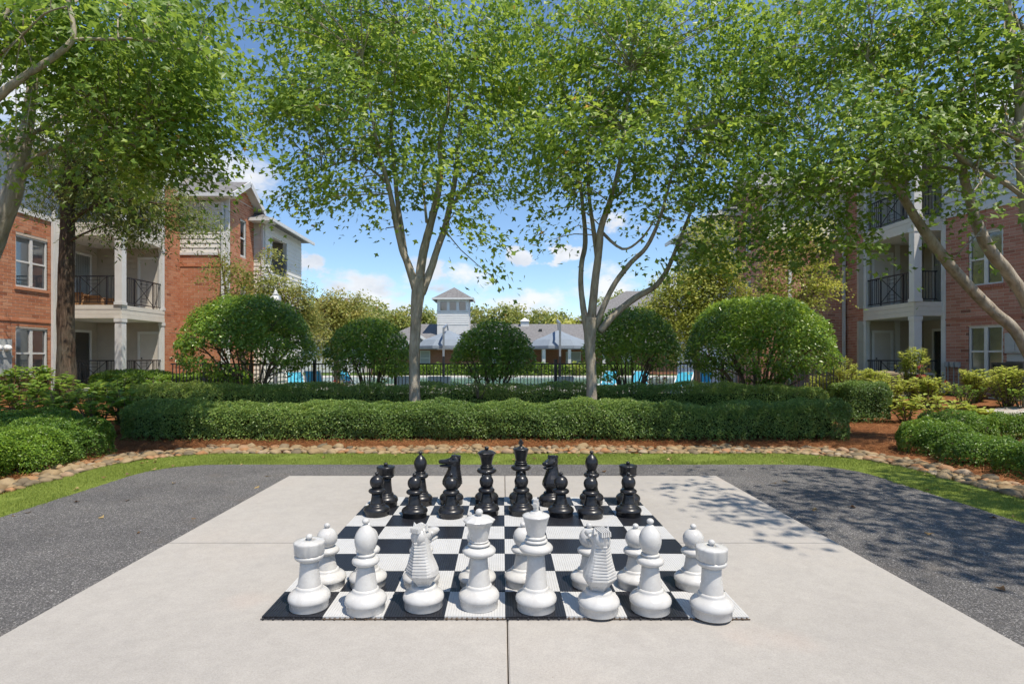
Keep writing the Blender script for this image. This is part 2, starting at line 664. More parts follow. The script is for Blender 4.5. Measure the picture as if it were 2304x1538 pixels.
LEAF = {
    'maple': (np.array([(0, 0, 0), (.54, .44, .06), (.18, .55, .02), (0, 1, -.07), (-.18, .55, .02), (-.54, .44, .06)]), np.array([(0, 1, 2, 3), (0, 3, 4, 5)])),
    'oval': (np.array([(0, 0, 0), (.28, .5, .05), (0, 1, -.05), (-.28, .5, .05)]), np.array([(0, 1, 2, 3)])),
    'willow': (np.array([(0, 0, 0), (.13, .45, .02), (0, 1, -.08), (-.13, .45, .02)]), np.array([(0, 1, 2, 3)])),
    'big': (np.array([(0, 0, 0), (.33, .28, .08), (.28, .66, .06), (0, 1, -.14), (-.28, .66, .06), (-.33, .28, .08)]), np.array([(0, 1, 2, 3), (0, 3, 4, 5)])),
}


def leaf_arrays(C, N, D, S, kind):
    """leaves at C with normals N pointing along D, of size S"""
    T, F = LEAF[kind]
    D = norm(D - N * np.sum(D * N, axis=1, keepdims=True))
    X = np.cross(D, N)
    V = C[:, None, :] + S[:, None, None] * (T[None, :, 0, None] * X[:, None, :] + T[None, :, 1, None] * D[:, None, :] + T[None, :, 2, None] * N[:, None, :])
    FF = F[None] + (np.arange(len(C)) * len(T))[:, None, None]
    return V.reshape(-1, 3), FF.reshape(-1, F.shape[1]), len(F)


def leaf_obj(name, C, N, D, S, tint, kind, mat, parent=None, stuff=True):
    V, F, k = leaf_arrays(C, N, D, S, kind)
    me = np_mesh(name, V, F, mat, False, np.repeat(np.clip(tint, 0, 1), k))
    o = link(name, me, parent)
    if stuff:
        o['kind'] = 'stuff'
    return o

# ------------------------------------------------------------------ the setting
def sheet(name, xs, ys, zf, mat):
    X, Y = np.meshgrid(xs, ys)
    Z = zf(X, Y)
    V = np.stack([X, Y, Z], -1).reshape(-1, 3)
    nx, ny = len(xs), len(ys)
    idx = np.arange(nx * ny).reshape(ny, nx)
    F = np.stack([idx[:-1, :-1], idx[:-1, 1:], idx[1:, 1:], idx[1:, :-1]], -1).reshape(-1, 4)
    o = link(name, np_mesh(name, V, F, mat, True))
    o['kind'] = 'structure'
    return o


far = [-900, -300, -120, -60]
xs = np.array(far + list(np.arange(-30, 30.1, .75)) + [60, 120, 300, 900])
ys = np.array([-300, -100, -40] + list(np.arange(-15, 60.1, .75)) + [90, 150, 300, 900])
sheet('ground', xs, ys, lambda x, y: height(x, y) - .05, 'lawn')
sheet('mulch_bed', np.arange(-16, 16.01, .2), np.arange(-4, 16.41, .2),
      lambda x, y: height(x, y) - .02 + (.012 * np.sin(x * 5.1 + y * 2) * np.sin(y * 4.3 - x) + .012) * (np.abs(x) > 5.7), 'mulch')


def rrect(hw, yt, r, yb, cx=0.0, n=14):
    """outline of a lawn: straight sides to yb, rounded far corners"""
    pts = [(cx - hw, yb)]
    for k in range(n + 1):
        a = PI - PI / 2 * k / n
        pts.append((cx - hw + r + r * math.cos(a), yt - r + r * math.sin(a)))
    for k in range(n + 1):
        a = PI / 2 - PI / 2 * k / n
        pts.append((cx + hw - r + r * math.cos(a), yt - r + r * math.sin(a)))
    pts.append((cx + hw, yb))
    return pts


def inside_rrect(x, y, hw, yt, r, cx=0.0):
    ax = np.abs(x - cx)
    ok = (ax < hw) & (y < yt)
    corner = (ax > hw - r) & (y > yt - r)
    dd = np.hypot(ax - (hw - r), y - (yt - r))
    return ok & (~corner | (dd < r))


def flat(name, pts, z, mat, wob=0.0):
    vs = []
    for i, (x, y) in enumerate(pts):
        vs.append((x + random.uniform(-wob, wob), y + random.uniform(-wob, wob), z))
    n = len(vs)
    b_ = B().add(vs + [(x, y, -.06) for x, y, z_ in vs], [tuple(range(n))[::-1]] + [(i, (i + 1) % n, n + (i + 1) % n, n + i) for i in range(n)])
    o = b_.obj(name, mat)
    o['kind'] = 'structure'
    return o


flat('turf_strip', rrect(5.5, 8.9, 1.3, -4), .004, 'turf_base')
# the asphalt edge is ragged: subdivide its outline
pp = rrect(4.70, 7.96, .75, -4)
dense = []
for (a, b_), (c, d) in zip(pp[:-1], pp[1:]):
    k = max(1, int(math.hypot(c - a, d - b_) / .05))
    for i in range(k):
        dense.append((a + (c - a) * i / k, b_ + (d - b_) * i / k))
dense.append(pp[-1])
flat('asphalt', [(x, y) for x, y in dense], .014, 'asphalt', .012)

# concrete slab in panels with open joints
slab = thing('concrete_slab', 'large pale concrete slab under the chess mat', 'slab')
slab['kind'] = 'structure'
del slab['category']
B().box(-2.64, 2.64, -1.0, 7.07, .0, .020).obj('joint_bed', 'joint', slab)
for (x0, x1) in ((-2.65, .022), (.029, 2.65)):
    for (y0, y1) in ((4.5215, 7.08), (1.96, 4.5185), (-1.1, 1.957)):
        bm = bmesh.new()
        bmesh.ops.create_cube(bm, size=1)
        for v in bm.verts:
            v.co = Vector(((x0 + x1) / 2 + v.co.x * (x1 - x0), (y0 + y1) / 2 + v.co.y * (y1 - y0), .015 + v.co.z * .05))
        bmesh.ops.bevel(bm, geom=list(bm.edges), offset=.005, segments=2, affect='EDGES')
        me = bpy.data.meshes.new('slab_panel')
        bm.to_mesh(me)
        bm.free()
        me.materials.append(MATS['concrete'])
        link('slab_panel', me, slab)
SZ = .040      # top of the slab

# turf blades: a mown strip nobody could count
n = 380000
x = rng.uniform(-5.55, 5.55, n)
y = rng.uniform(3.5, 8.95, n)
rag = .035 * pnoise(np.stack([x, y, x * 0], -1), 9.0) + rng.normal(0, .02, n)
ok = inside_rrect(x, y, 5.52, 8.92, 1.3) & ~inside_rrect(x + np.sign(x) * rag, y + rag, 4.67, 7.93, .75)
bare = pnoise(np.stack([x, y, x * 0 + 3], -1), 3.3) > .62
ok &= ~(bare & (rng.random(n) < .7))
x, y = x[ok], y[ok]
n = len(x)
h = rng.uniform(.014, .034, n) * (1 + .3 * np.sin(x * 3) * np.sin(y * 4))
a = rng.uniform(0, 6.28, n)
wd = rng.uniform(.0015, .003, n)
ln = rng.uniform(-.014, .014, (n, 2))
V = np.empty((n, 3, 3))
V[:, 0] = np.stack([x - wd * np.cos(a), y - wd * np.sin(a), np.full(n, .003)], -1)
V[:, 1] = np.stack([x + wd * np.cos(a), y + wd * np.sin(a), np.full(n, .003)], -1)
V[:, 2] = np.stack([x + ln[:, 0], y + ln[:, 1], h], -1)
tint = .45 + .18 * pnoise(np.stack([x, y, x * 0], -1), 2.0) + rng.normal(0, .2, n)
o = link('turf_grass', np_mesh('turf_grass', V.reshape(-1, 3), np.arange(n * 3).reshape(-1, 3), 'turf', False, np.clip(tint, 0, 1)))
setp(o, 'short green mown grass strip around the grey asphalt', 'grass', kind='stuff')

# pine straw on the beds
n = 85000
x = np.concatenate([rng.uniform(-7, 7, n // 3), rng.uniform(-9.5, -4.5, n // 3), rng.uniform(4.5, 12, n - 2 * (n // 3))])
y = np.concatenate([rng.uniform(9.3, 10.5, n // 3), rng.uniform(6.0, 12.5, n // 3), rng.uniform(6.0, 13.5, n - 2 * (n // 3))])
ok = ~inside_rrect(x, y, 5.85, 9.45, 1.5)
x, y = x[ok], y[ok]
n = len(x)
a = rng.uniform(0, 6.28, n)
L = rng.uniform(.05, .13, n)
wd = rng.uniform(.0012, .0028, n)
z0 = height(x, y) + rng.uniform(-.004, .03, n)
tz = rng.uniform(-.03, .05, n)
dx, dy = np.cos(a) * L, np.sin(a) * L
px_, py_ = -np.sin(a) * wd, np.cos(a) * wd
V = np.empty((n, 4, 3))
V[:, 0] = np.stack([x - dx - px_, y - dy - py_, z0], -1)
V[:, 1] = np.stack([x + dx - px_, y + dy - py_, z0 + tz], -1)
V[:, 2] = np.stack([x + dx + px_, y + dy + py_, z0 + tz], -1)
V[:, 3] = np.stack([x - dx + px_, y - dy + py_, z0], -1)
tint = .5 + .2 * pnoise(np.stack([x, y, x * 0], -1), 1.5) + rng.normal(0, .22, n)
o = link('pine_straw', np_mesh('pine_straw', V.reshape(-1, 3), np.arange(n * 4).reshape(-1, 4), 'straw', False, np.clip(tint, 0, 1)))
setp(o, 'loose rust brown pine straw on the planting beds', 'pine straw', kind='stuff')

# concrete walk at the right, rising with the bed
sheet('walkway', np.linspace(9.6, 14.4, 14), np.linspace(12.1, 13.2, 6), lambda x, y: height(x, y) + .03, 'deck')

# pool terrace behind the fence
o = B().box(-9, 9, 16.35, 31.0, -.06, .012).box(-30, 30, 31.0, 31.8, -.06, .012).box(-30, -13, 31.8, 43, -.06, .012).box(13, 30, 31.8, 43, -.06, .012).box(-30, 30, 43, 46.5, -.06, .012).obj('pool_deck', 'deck')
o['kind'] = 'structure'
o = B().add([(-13, 31.8, -.045), (13, 31.8, -.045), (13, 43, -.045), (-13, 43, -.045)], [(0, 1, 2, 3)]).obj('pool_water', 'water')
o['kind'] = 'structure'

# ------------------------------------------------------------------ chess mat
SQ, BX, BY = .3425, -1.355, 3.205
board = thing('chess_mat', 'black and white lattice chess mat of sixty-four plastic tiles on the concrete slab', 'chess mat', (BX + 4 * SQ, BY + 4 * SQ, SZ))


def lattice(name, mat):
    b_ = B()
    n_ = 22
    p_ = SQ / n_
    wb = p_ * .34
    e = SQ / 2 - .0008
    for k in range(n_):
        q = -SQ / 2 + p_ * (k + .5)
        for ax in (0, 1):
            zt = .013 if ax == 0 else .0125
            if ax == 0:
                vs = [(q - wb, -e, 0), (q + wb, -e, 0), (q + wb, e, 0), (q - wb, e, 0), (q - wb, -e, zt), (q + wb, -e, zt), (q + wb, e, zt), (q - wb, e, zt)]
            else:
                vs = [(-e, q - wb, 0), (e, q - wb, 0), (e, q + wb, 0), (-e, q + wb, 0), (-e, q - wb, zt), (e, q - wb, zt), (e, q + wb, zt), (-e, q + wb, zt)]
            b_.add(vs, [(4, 5, 6, 7), (0, 1, 5, 4), (1, 2, 6, 5), (2, 3, 7, 6), (3, 0, 4, 7)])
    return b_.mesh(name, mat)


TB, TW = lattice('black_tile', 'mat_black'), lattice('white_tile', 'mat_white')
pegs = {}
for key, mat in (('black', 'mat_black'), ('white', 'joint')):
    b_ = B()
    for k in range(12):
        q = -SQ / 2 + SQ * (k + .5) / 12
        b_.box(q - .003, q + .003, -SQ / 2 - .014, -SQ / 2 + .001, .002, .008)
        if k % 2 == 0:
            b_.lathe([(.006, 0), (.006, .009), (.003, .011)], 8, (q, -SQ / 2 - .014, 0))
    b_.box(-SQ / 2, SQ / 2, -SQ / 2 - .016, -SQ / 2 - .012, .002, .007)
    pegs[key] = b_.mesh('edge_loops', mat)
for i in range(8):
    for j in range(8):
        blk = (i + j) % 2 == 0
        o = link('black_tile' if blk else 'white_tile', TB if blk else TW, board, True)
        o.location = ((i - 3.5) * SQ, (j - 3.5) * SQ, 0)
        o.rotation_euler = (random.uniform(-.008, .008), random.uniform(-.008, .008), random.uniform(-.003, .003))
        o.location.z = .0015
        if j == 0:
            e = link('edge_loops', pegs['black' if blk else 'white'], o, True)

# ------------------------------------------------------------------ chess pieces
def fil(c, r, z0, z1, n=7):
    """bulging ring between z0 and z1"""
    return [(c + (r - c) * math.sin(PI * k / n), z0 + (z1 - z0) * (.5 - .5 * math.cos(PI * k / n))) for k in range(n + 1)]


def base_mesh(top, col):
    """foot, bulge and shoulder common to all pieces; top = height of the shoulder"""
    k = top / .132
    pr = [(.104, 0), (.110, .003), (.111, .006), (.111, .043 * k), (.1135, .045 * k), (.117, .049 * k), (.1195, .056 * k), (.1195, .065 * k), (.117, .075 * k),
          (.111, .085 * k), (.102, .094 * k), (.092, .101 * k), (.083, .107 * k), (.0775, .1125 * k), (.076, .117 * k), (.0755, .120 * k), (.0745, .125 * k), (.071, .129 * k), (.066, .132 * k), (.055, .132 * k)]
    return B().lathe(pr, 40).mesh('base', col)


def lmesh(name, prof, col, sides=36, mod=None, smooth=True):
    return B().lathe(prof, sides, smooth=smooth, mod=mod).mesh(name, col)


def ball(r, z, n=9):
    return [(max(.0008, r * math.sin(PI * k / n)), z - r * math.cos(PI * k / n)) for k in range(n + 1)]


def piece_parts(kind, col):
    out = []
    if kind == 'pawn':
        out += [('base', base_mesh(.112, col)),
                ('stem', lmesh('stem', [(.062, .108), (.062, .113), (.059, .125), (.053, .150), (.048, .180), (.046, .204)], col)),
                ('collar', lmesh('collar', fil(.046, .077, .202, .246) + [(.044, .250)], col)),
                ('head', lmesh('head', [(.040, .246)] + [(.065 * math.cos(a), .303 + .065 * math.sin(a)) for a in np.linspace(-.95, 1.35, 12)], col)),
                ('finial', lmesh('finial', [(.014, .358), (.012, .366)] + [(max(.001, .0195 * math.sin(PI * k / 9)), .382 - .017 * math.cos(PI * k / 9)) for k in range(1, 10)], col, 20))]
    elif kind == 'rook':
        out += [('base', base_mesh(.132, col)),
                ('stem', lmesh('stem', [(.066, .128), (.066, .134), (.063, .150), (.057, .200), (.0535, .250), (.054, .276)], col)),
                ('collar', lmesh('collar', [(.050, .270), (.060, .274), (.076, .284), (.083, .294), (.084, .302), (.081, .308), (.076, .310)], col))]
        def md(r, z, k):
            return r - (.0045 if (k % 8) in (0,) and r > .07 else 0)
        out += [('crown', lmesh('crown', [(.075, .308), (.079, .311), (.085, .320), (.087, .368), (.089, .376), (.088, .384), (.080, .389), (.05, .393), (.026, .395), (.022, .389), (.0215, .385)], col, 56, md)),
                ('finial', lmesh('finial', [(.012, .384), (.012, .395)] + [(max(.001, .0195 * math.sin(PI * k / 9)), .410 - .017 * math.cos(PI * k / 9)) for k in range(1, 10)], col, 20))]
    elif kind == 'bishop':
        out += [('base', base_mesh(.132, col)),
                ('stem', lmesh('stem', [(.066, .128), (.066, .134), (.063, .150), (.056, .200), (.050, .240), (.047, .266)], col)),
                ('collar', lmesh('collar', fil(.046, .079, .262, .310) + [(.052, .313)] + fil(.045, .053, .314, .330), col)),
                ('head', lmesh('head', [(.038, .326), (.044, .336), (.055, .358), (.062, .382), (.0645, .402), (.062, .424), (.054, .446), (.041, .466), (.028, .480), (.018, .489), (.012, .494)], col)),
                ('finial', lmesh('finial', [(.011, .490), (.010, .496)] + [(max(.001, .021 * math.sin(PI * k / 9)), .511 - .017 * math.cos(PI * k / 9)) for k in range(1, 10)], col, 20))]
    elif kind == 'queen':
        out += [('base', base_mesh(.132, col)),
                ('stem', lmesh('stem', [(.066, .128), (.066, .134), (.063, .150), (.056, .205), (.051, .260), (.0485, .300)], col)),
                ('collar', lmesh('collar', fil(.047, .099, .296, .352) + [(.062, .354)] + fil(.05, .066, .355, .374) + fil(.045, .056, .374, .388), col))]
        def mq(r, z, k):
            return r * (1 + (.045 if k % 2 == 0 else -.03) * max(0, min(1, (z - .47) / .03))) if z > .465 else r
        out += [('crown', lmesh('crown', [(.050, .384), (.0525, .392), (.058, .42), (.065, .452), (.071, .470), (.084, .490), (.0905, .503), (.086, .508), (.066, .520), (.045, .527), (.028, .530), (.022, .526)], col, 20, mq, False)),
                ('finial', lmesh('finial', [(.014, .520), (.012, .533)] + [(max(.001, .0225 * math.sin(PI * k / 9)), .550 - .019 * math.cos(PI * k / 9)) for k in range(1, 10)], col, 20))]
    elif kind == 'king':
        out += [('base', base_mesh(.132, col)),
                ('stem', lmesh('stem', [(.066, .128), (.066, .134), (.063, .150), (.057, .205), (.052, .270), (.0485, .330)], col)),
                ('collar', lmesh('collar', fil(.047, .099, .324, .382) + [(.062, .384)] + fil(.052, .067, .385, .404) + fil(.05, .060, .406, .424), col)),
                ('crown', lmesh('crown', [(.050, .420), (.0525, .430), (.060, .465), (.069, .505), (.0765, .530), (.0795, .536), (.078, .541), (.062, .547), (.044, .552), (.036, .553), (.034, .560), (.028, .563)], col))]
        b_ = B()
        cs = [(-.015, .560), (.015, .560), (.0125, .585), (.023, .588), (.0245, .612), (.0135, .613), (.013, .632), (-.013, .632), (-.0135, .613), (-.0245, .612), (-.023, .588), (-.0125, .585)]
        n_ = len(cs)
        vs = [(x, -.012, z) for x, z in cs] + [(x, .012, z) for x, z in cs]
        b_.add(vs, [tuple(range(n_)), tuple(range(n_, 2 * n_))[::-1]] + [((i + 1) % n_, i, n_ + i, n_ + (i + 1) % n_) for i in range(n_)])
        me = b_.mesh('cross', col)
        bm = bmesh.new()
        bm.from_mesh(me)
        bmesh.ops.recalc_face_normals(bm, faces=bm.faces)
        bmesh.ops.bevel(bm, geom=list(bm.edges), offset=.002, segments=2, affect='EDGES')
        bm.to_mesh(me)
        bm.free()
        out.append(('cross', me))
    elif kind == 'knight':
        out.append(('base', base_mesh(.132, col)))
        # neck: cross-sections (z, front, back, half width); forward is +x
        prof = [(.128, .050, -.055, .052), (.150, .055, -.064, .060), (.172, .074, -.086, .076), (.200, .094, -.102, .093), (.230, .092, -.101, .090), (.265, .078, -.096, .079), (.300, .057, -.091, .068),
                (.340, .038, -.085, .058), (.380, .032, -.082, .050), (.410, .034, -.086, .048), (.440, .030, -.090, .046), (.462, .014, -.086, .040), (.474, -.010, -.070, .028)]
        pz = np.array([q[0] for q in prof])
        zz = [.128, .150, .172, .190]
        ridged = set()
        k = 0
        zc = .200
        while zc < .385:
            zz += [zc, zc + .0035, zc + .0125, zc + .0145]
            ridged |= {zc + .0035, zc + .0125}
            zc += .0165
        zz += [.395, .41, .425, .44, .452, .462, .47, .474]
        b_ = B()
        vs, fs = [], []
        NS = 14
        for z in zz:
            f_, bk, hw = [float(np.interp(z, pz, [q[i] for q in prof])) for i in (1, 2, 3)]
            rd = .0065 if z in ridged else 0.0
            sec = []
            half = [(f_, 0), (f_ - .012, hw * .42), (f_ - (f_ - bk) * .28, hw * .88), (f_ - (f_ - bk) * .52, hw), (f_ - (f_ - bk) * .68, hw * .97), (bk + .034 - rd * .5, hw * .82 + rd * .25), (bk + .017 - rd, hw * .41), (bk - rd, 0)]
            sec = half + [(x, -y) for x, y in half[-2:0:-1]]
            vs += [(x, y, z) for x, y in sec]
        NS = len(sec)
        for i in range(len(zz) - 1):
            for q in range(NS):
                fs.append((i * NS + q, i * NS + (q + 1) % NS, (i + 1) * NS + (q + 1) % NS, (i + 1) * NS + q))
        fs.append(tuple((len(zz) - 1) * NS + q for q in range(NS)))
        b_.add(vs, fs, False)
        out.append(('neck', b_.mesh('neck', col)))

        def loft(secs):
            bb = B()
            vs, fs = [], []
            for (x, zl, zh, w_) in secs:
                zm = (zl + zh) / 2
                vs += [(x, 0, zl), (x, w_ * .62, zl + (zh - zl) * .08), (x, w_ * .95, zl + (zh - zl) * .35), (x, w_, zl + (zh - zl) * .62), (x, w_ * .72, zl + (zh - zl) * .93), (x, 0, zh),
                       (x, -w_ * .72, zl + (zh - zl) * .93), (x, -w_, zl + (zh - zl) * .62), (x, -w_ * .95, zl + (zh - zl) * .35), (x, -w_ * .62, zl + (zh - zl) * .08)]
            for i in range(len(secs) - 1):
                for q in range(10):
                    fs.append((i * 10 + q, i * 10 + (q + 1) % 10, i * 10 + 10 + (q + 1) % 10, i * 10 + 10 + q))
            fs.append(tuple(range(10))[::-1])
            fs.append(tuple((len(secs) - 1) * 10 + q for q in range(10)))
            bb.add(vs, fs, True)
            return bb
        hb = loft([(-.078, .385, .455, .034), (-.05, .372, .472, .046), (-.01, .372, .468, .050), (.025, .384, .456, .047), (.050, .394, .446, .041), (.08, .396, .440, .035), (.108, .398, .440, .033), (.122, .402, .436, .029), (.127, .410, .428, .02)])
        out.append(('head', hb.mesh('head', col)))
        jb = loft([(-.02, .360, .420, .040), (.02, .358, .402, .036), (.06, .364, .392, .031), (.095, .366, .391, .029), (.113, .370, .388, .024), (.118, .375, .384, .015)])
        out.append(('jaw', jb.mesh('jaw', col)))
        for s in (-1, 1):
            out.append(('eye', B().lathe(ball(.0125, 0), 12, (.020, s * .045, .431)).mesh('eye', col)))
            out.append(('ear', B().add([(-.035, s * .030, .462), (-.006, s * .026, .462), (-.012, s * .052, .458), (-.04, s * .050, .456), (-.030, s * .046, .496)], [(0, 1, 4), (1, 2, 4), (2, 3, 4), (3, 0, 4), (0, 3, 2, 1)]).mesh('ear', col)))
        fb = B()
        for q in range(5):
            y0 = -.030 + q * .0125
            fb.add([(-.092, y0, .452), (.008, y0, .462), (.008, y0 + .0095, .462), (-.092, y0 + .0095, .452), (-.090, y0 + .001, .478), (-.002, y0 + .001, .486), (-.002, y0 + .0085, .486), (-.090, y0 + .0085, .478)],
                   [(4, 5, 6, 7), (0, 1, 5, 4), (1, 2, 6, 5), (2, 3, 7, 6), (3, 0, 4, 7)])
        out.append(('forelock', fb.mesh('forelock', col)))
    return out


PM = {}
for colr in ('white', 'black'):
    for kind in ('pawn', 'rook', 'bishop', 'queen', 'king', 'knight'):
        PM[colr, kind] = piece_parts(kind, 'plastic_' + colr)


def put_piece(colr, kind, px, yfront, rot, label, group):
    gz = SZ + .013
    H = CH - gz
    d = FPX * H / (yfront - VY) + .106
    xw = (px - VX) / FPX * d
    t_ = thing(colr + '_' + kind, label, 'chess ' + kind, (xw, d, gz), group)
    t_.rotation_euler = (0, 0, rot)
    for nm, me in PM[colr, kind]:
        o = link(nm, me, t_, True)
    return t_


WB, BB = 'white back row chess pieces', 'black back row chess pieces'
put_piece('white', 'rook', 696, 1383, .4, 'glossy white rook at the left front corner of the mat', WB)
put_piece('white', 'bishop', 823, 1390, 0, 'white bishop in the front row between left rook and knight', WB)
put_piece('white', 'knight', 953, 1382, PI / 2 - .50, 'white knight with ridged mane turned right, beside the white queen', WB)
put_piece('white', 'queen', 1078, 1380, .1, 'white queen with scalloped crown and ball, left of the king', WB)
put_piece('white', 'king', 1206, 1386, 1.15, 'tall white king topped by a cross in the front row', WB)
put_piece('white', 'knight', 1347, 1394, PI / 2 + .33, 'white knight with ridged mane turned left, beside the white king', WB)
put_piece('white', 'bishop', 1463, 1390, 0, 'white bishop in the front row between right knight and rook', WB)
put_piece('white', 'rook', 1601, 1402, .2, 'glossy white rook at the right front corner of the mat', WB)
for px, y, lb in ((736, 1331, 'white pawn behind the left white rook'), (828, 1330, 'white pawn hidden behind the left white bishop'), (948, 1330, 'white pawn hidden behind the left white knight'),
                  (1074, 1330, 'white pawn hidden behind the white queen'), (1177, 1328, 'white pawn just behind the white king'), (1326, 1331, 'white pawn behind the right white knight'),
                  (1430, 1333, 'white pawn just left behind the right white bishop'), (1560, 1334, 'white pawn behind the right white rook')):
    put_piece('white', 'pawn', px, y, 0, lb, 'white chess pawns')
put_piece('black', 'rook', 868, 1144, .2, 'black rook at the far left corner of the mat', BB)
put_piece('black', 'bishop', 946, 1141, 0, 'black bishop at far left, between black rook and knight', BB)
put_piece('black', 'knight', 1016, 1139, PI, 'black knight in profile, its muzzle pointing left', BB)
put_piece('black', 'queen', 1095, 1137.5, 0, 'black queen with flared crown and ball, left of black king', BB)
put_piece('black', 'king', 1172, 1137, .2, 'tall black king topped by a cross at the far side', BB)
put_piece('black', 'knight', 1240, 1142, PI + .95, 'black knight facing the camera, right of the black king', BB)
put_piece('black', 'bishop', 1331, 1138.5, 0, 'black bishop at far right, between black knight and rook', BB)
put_piece('black', 'rook', 1413, 1140, .1, 'black rook at the far right corner of the mat', BB)
for px, y, lb in ((848, 1165, 'leftmost black pawn, before the far left rook'), (933, 1168, 'second black pawn from left, before the left bishop'), (1015, 1169, 'black pawn standing before the left black knight'),
                  (1094.5, 1163, 'black pawn standing before the black queen'), (1173, 1163, 'black pawn standing before the black king'), (1262, 1166, 'black pawn standing before the right black knight'),
                  (1329, 1170, 'black pawn standing before the right black bishop'), (1414, 1166, 'rightmost black pawn, before the far right rook')):
    put_piece('black', 'pawn', px, y, 0, lb, 'black chess pawns')

# ------------------------------------------------------------------ river stones between turf and bed
def stone_mesh(seed):
    bm = bmesh.new()
    bmesh.ops.create_icosphere(bm, subdivisions=2, radius=1)
    r_ = random.Random(seed)
    ph = [r_.uniform(0, 6.28) for _ in range(6)]
    for v in bm.verts:
        c = v.co.copy()
        k = 1 + .10 * math.sin(4.3 * c.x + ph[4]) * math.sin(3.7 * c.y + ph[5]) + .2 * math.sin(2.1 * c.x + ph[0]) * math.cos(1.7 * c.y + ph[1]) + .10 * math.sin(3.1 * c.z + 2 * c.x + ph[2]) + .06 * math.sin(5 * c.y + ph[3])
        v.co = Vector((c.x * k, c.y * k * .78, c.z * k * .52))
    me = bpy.data.meshes.new('stone')
    bm.to_mesh(me)
    bm.free()
    me.polygons.foreach_set('use_smooth', np.ones(len(me.polygons), bool))
    me.materials.append(MATS['stone'])
    return me


STONES = [stone_mesh(s) for s in range(9)]
border = thing('stone_border', 'band of tan river stones between the turf and pine straw', 'stone border', (0, 9.3, 0))
pts = []
tries = 0
grid = {}
while tries < 60000:
    tries += 1
    x, y = random.uniform(-6.5, 6.5), random.uniform(3.8, 9.85)
    edge = .06 * math.sin(x * 3.1 + y) + .05 * math.sin(y * 5 + x * 2)
    if not inside_rrect(np.array(x), np.array(y), 5.98 + edge, 9.55 + edge, 1.5) or inside_rrect(np.array(x), np.array(y), 5.52, 8.93, 1.3):
        continue
    r = random.choice((.038, .045, .05, .058, .066, .078, .10)) if y > 8 else random.choice((.04, .048, .056, .065, .078, .092))
    key = (int(x / .3), int(y / .3))
    good = True
    for i in (-1, 0, 1):
        for j in (-1, 0, 1):
            for (a, b_, c) in grid.get((key[0] + i, key[1] + j), ()):
                if math.hypot(a - x, (b_ - y) * 1.25) < (c + r) * .80:
                    good = False
    if good:
        grid.setdefault(key, []).append((x, y, r))
        pts.append((x, y, r))


def seen(x, y, z):
    if y < .3:
        return 0
    u, v = VX + x / y * FPX, VY - (z - CH) / y * FPX
    return 0 < u < 2304 and 0 < v < 1538


pts.sort(key=lambda q: (not seen(q[0], q[1], 0), q[1] / q[2]))
rv, rf, rt = [], [], []
off = 0
for i, (x, y, r) in enumerate(pts):
    rot = random.uniform(0, 6.28)
    me = STONES[random.randrange(9)]
    tilt = random.uniform(-.35, .35)
    M = Matrix.Translation((x, y, r * random.uniform(.02, .22))) @ Matrix.Rotation(rot, 4, 'Z') @ Matrix.Rotation(tilt, 4, 'X') @ Matrix.Diagonal((r * 1.22, r * 1.2, r * random.uniform(.8, 1.25), 1))
    if i < 300:
        o = link('stone', me, border)
        o.matrix_basis = M
    else:
        co = np.empty(len(me.vertices) * 3, np.float32)
        me.vertices.foreach_get('co', co)
        co = co.reshape(-1, 3) @ np.array(M.to_3x3()).T + np.array(M.translation)
        fc = np.empty(len(me.polygons) * 3, np.int32)
        me.loops.foreach_get('vertex_index', fc)
        rv.append(co)
        rf.append(fc.reshape(-1, 3) + off)
        off += len(co)
        rt.append(np.full(len(me.polygons), random.random()))
if rv:
    o = link('stones', np_mesh('stones', np.concatenate(rv), np.concatenate(rf), 'stone', True, np.concatenate(rt)), border)
    o['kind'] = 'stuff'
print('stones', len(pts))

# ------------------------------------------------------------------ buildings
def fac(ox, oy, ux, uy):
    """facade frame: s runs along the wall, t stands out of it, z up; outward normal is (uy,-ux)"""
    k = math.hypot(ux, uy)
    ux, uy = ux / k, uy / k
    def f(s, t, z):
        return (ox + ux * s + uy * t, oy + uy * s - ux * t, z)
    f.ang = math.atan2(uy, ux)
    return f


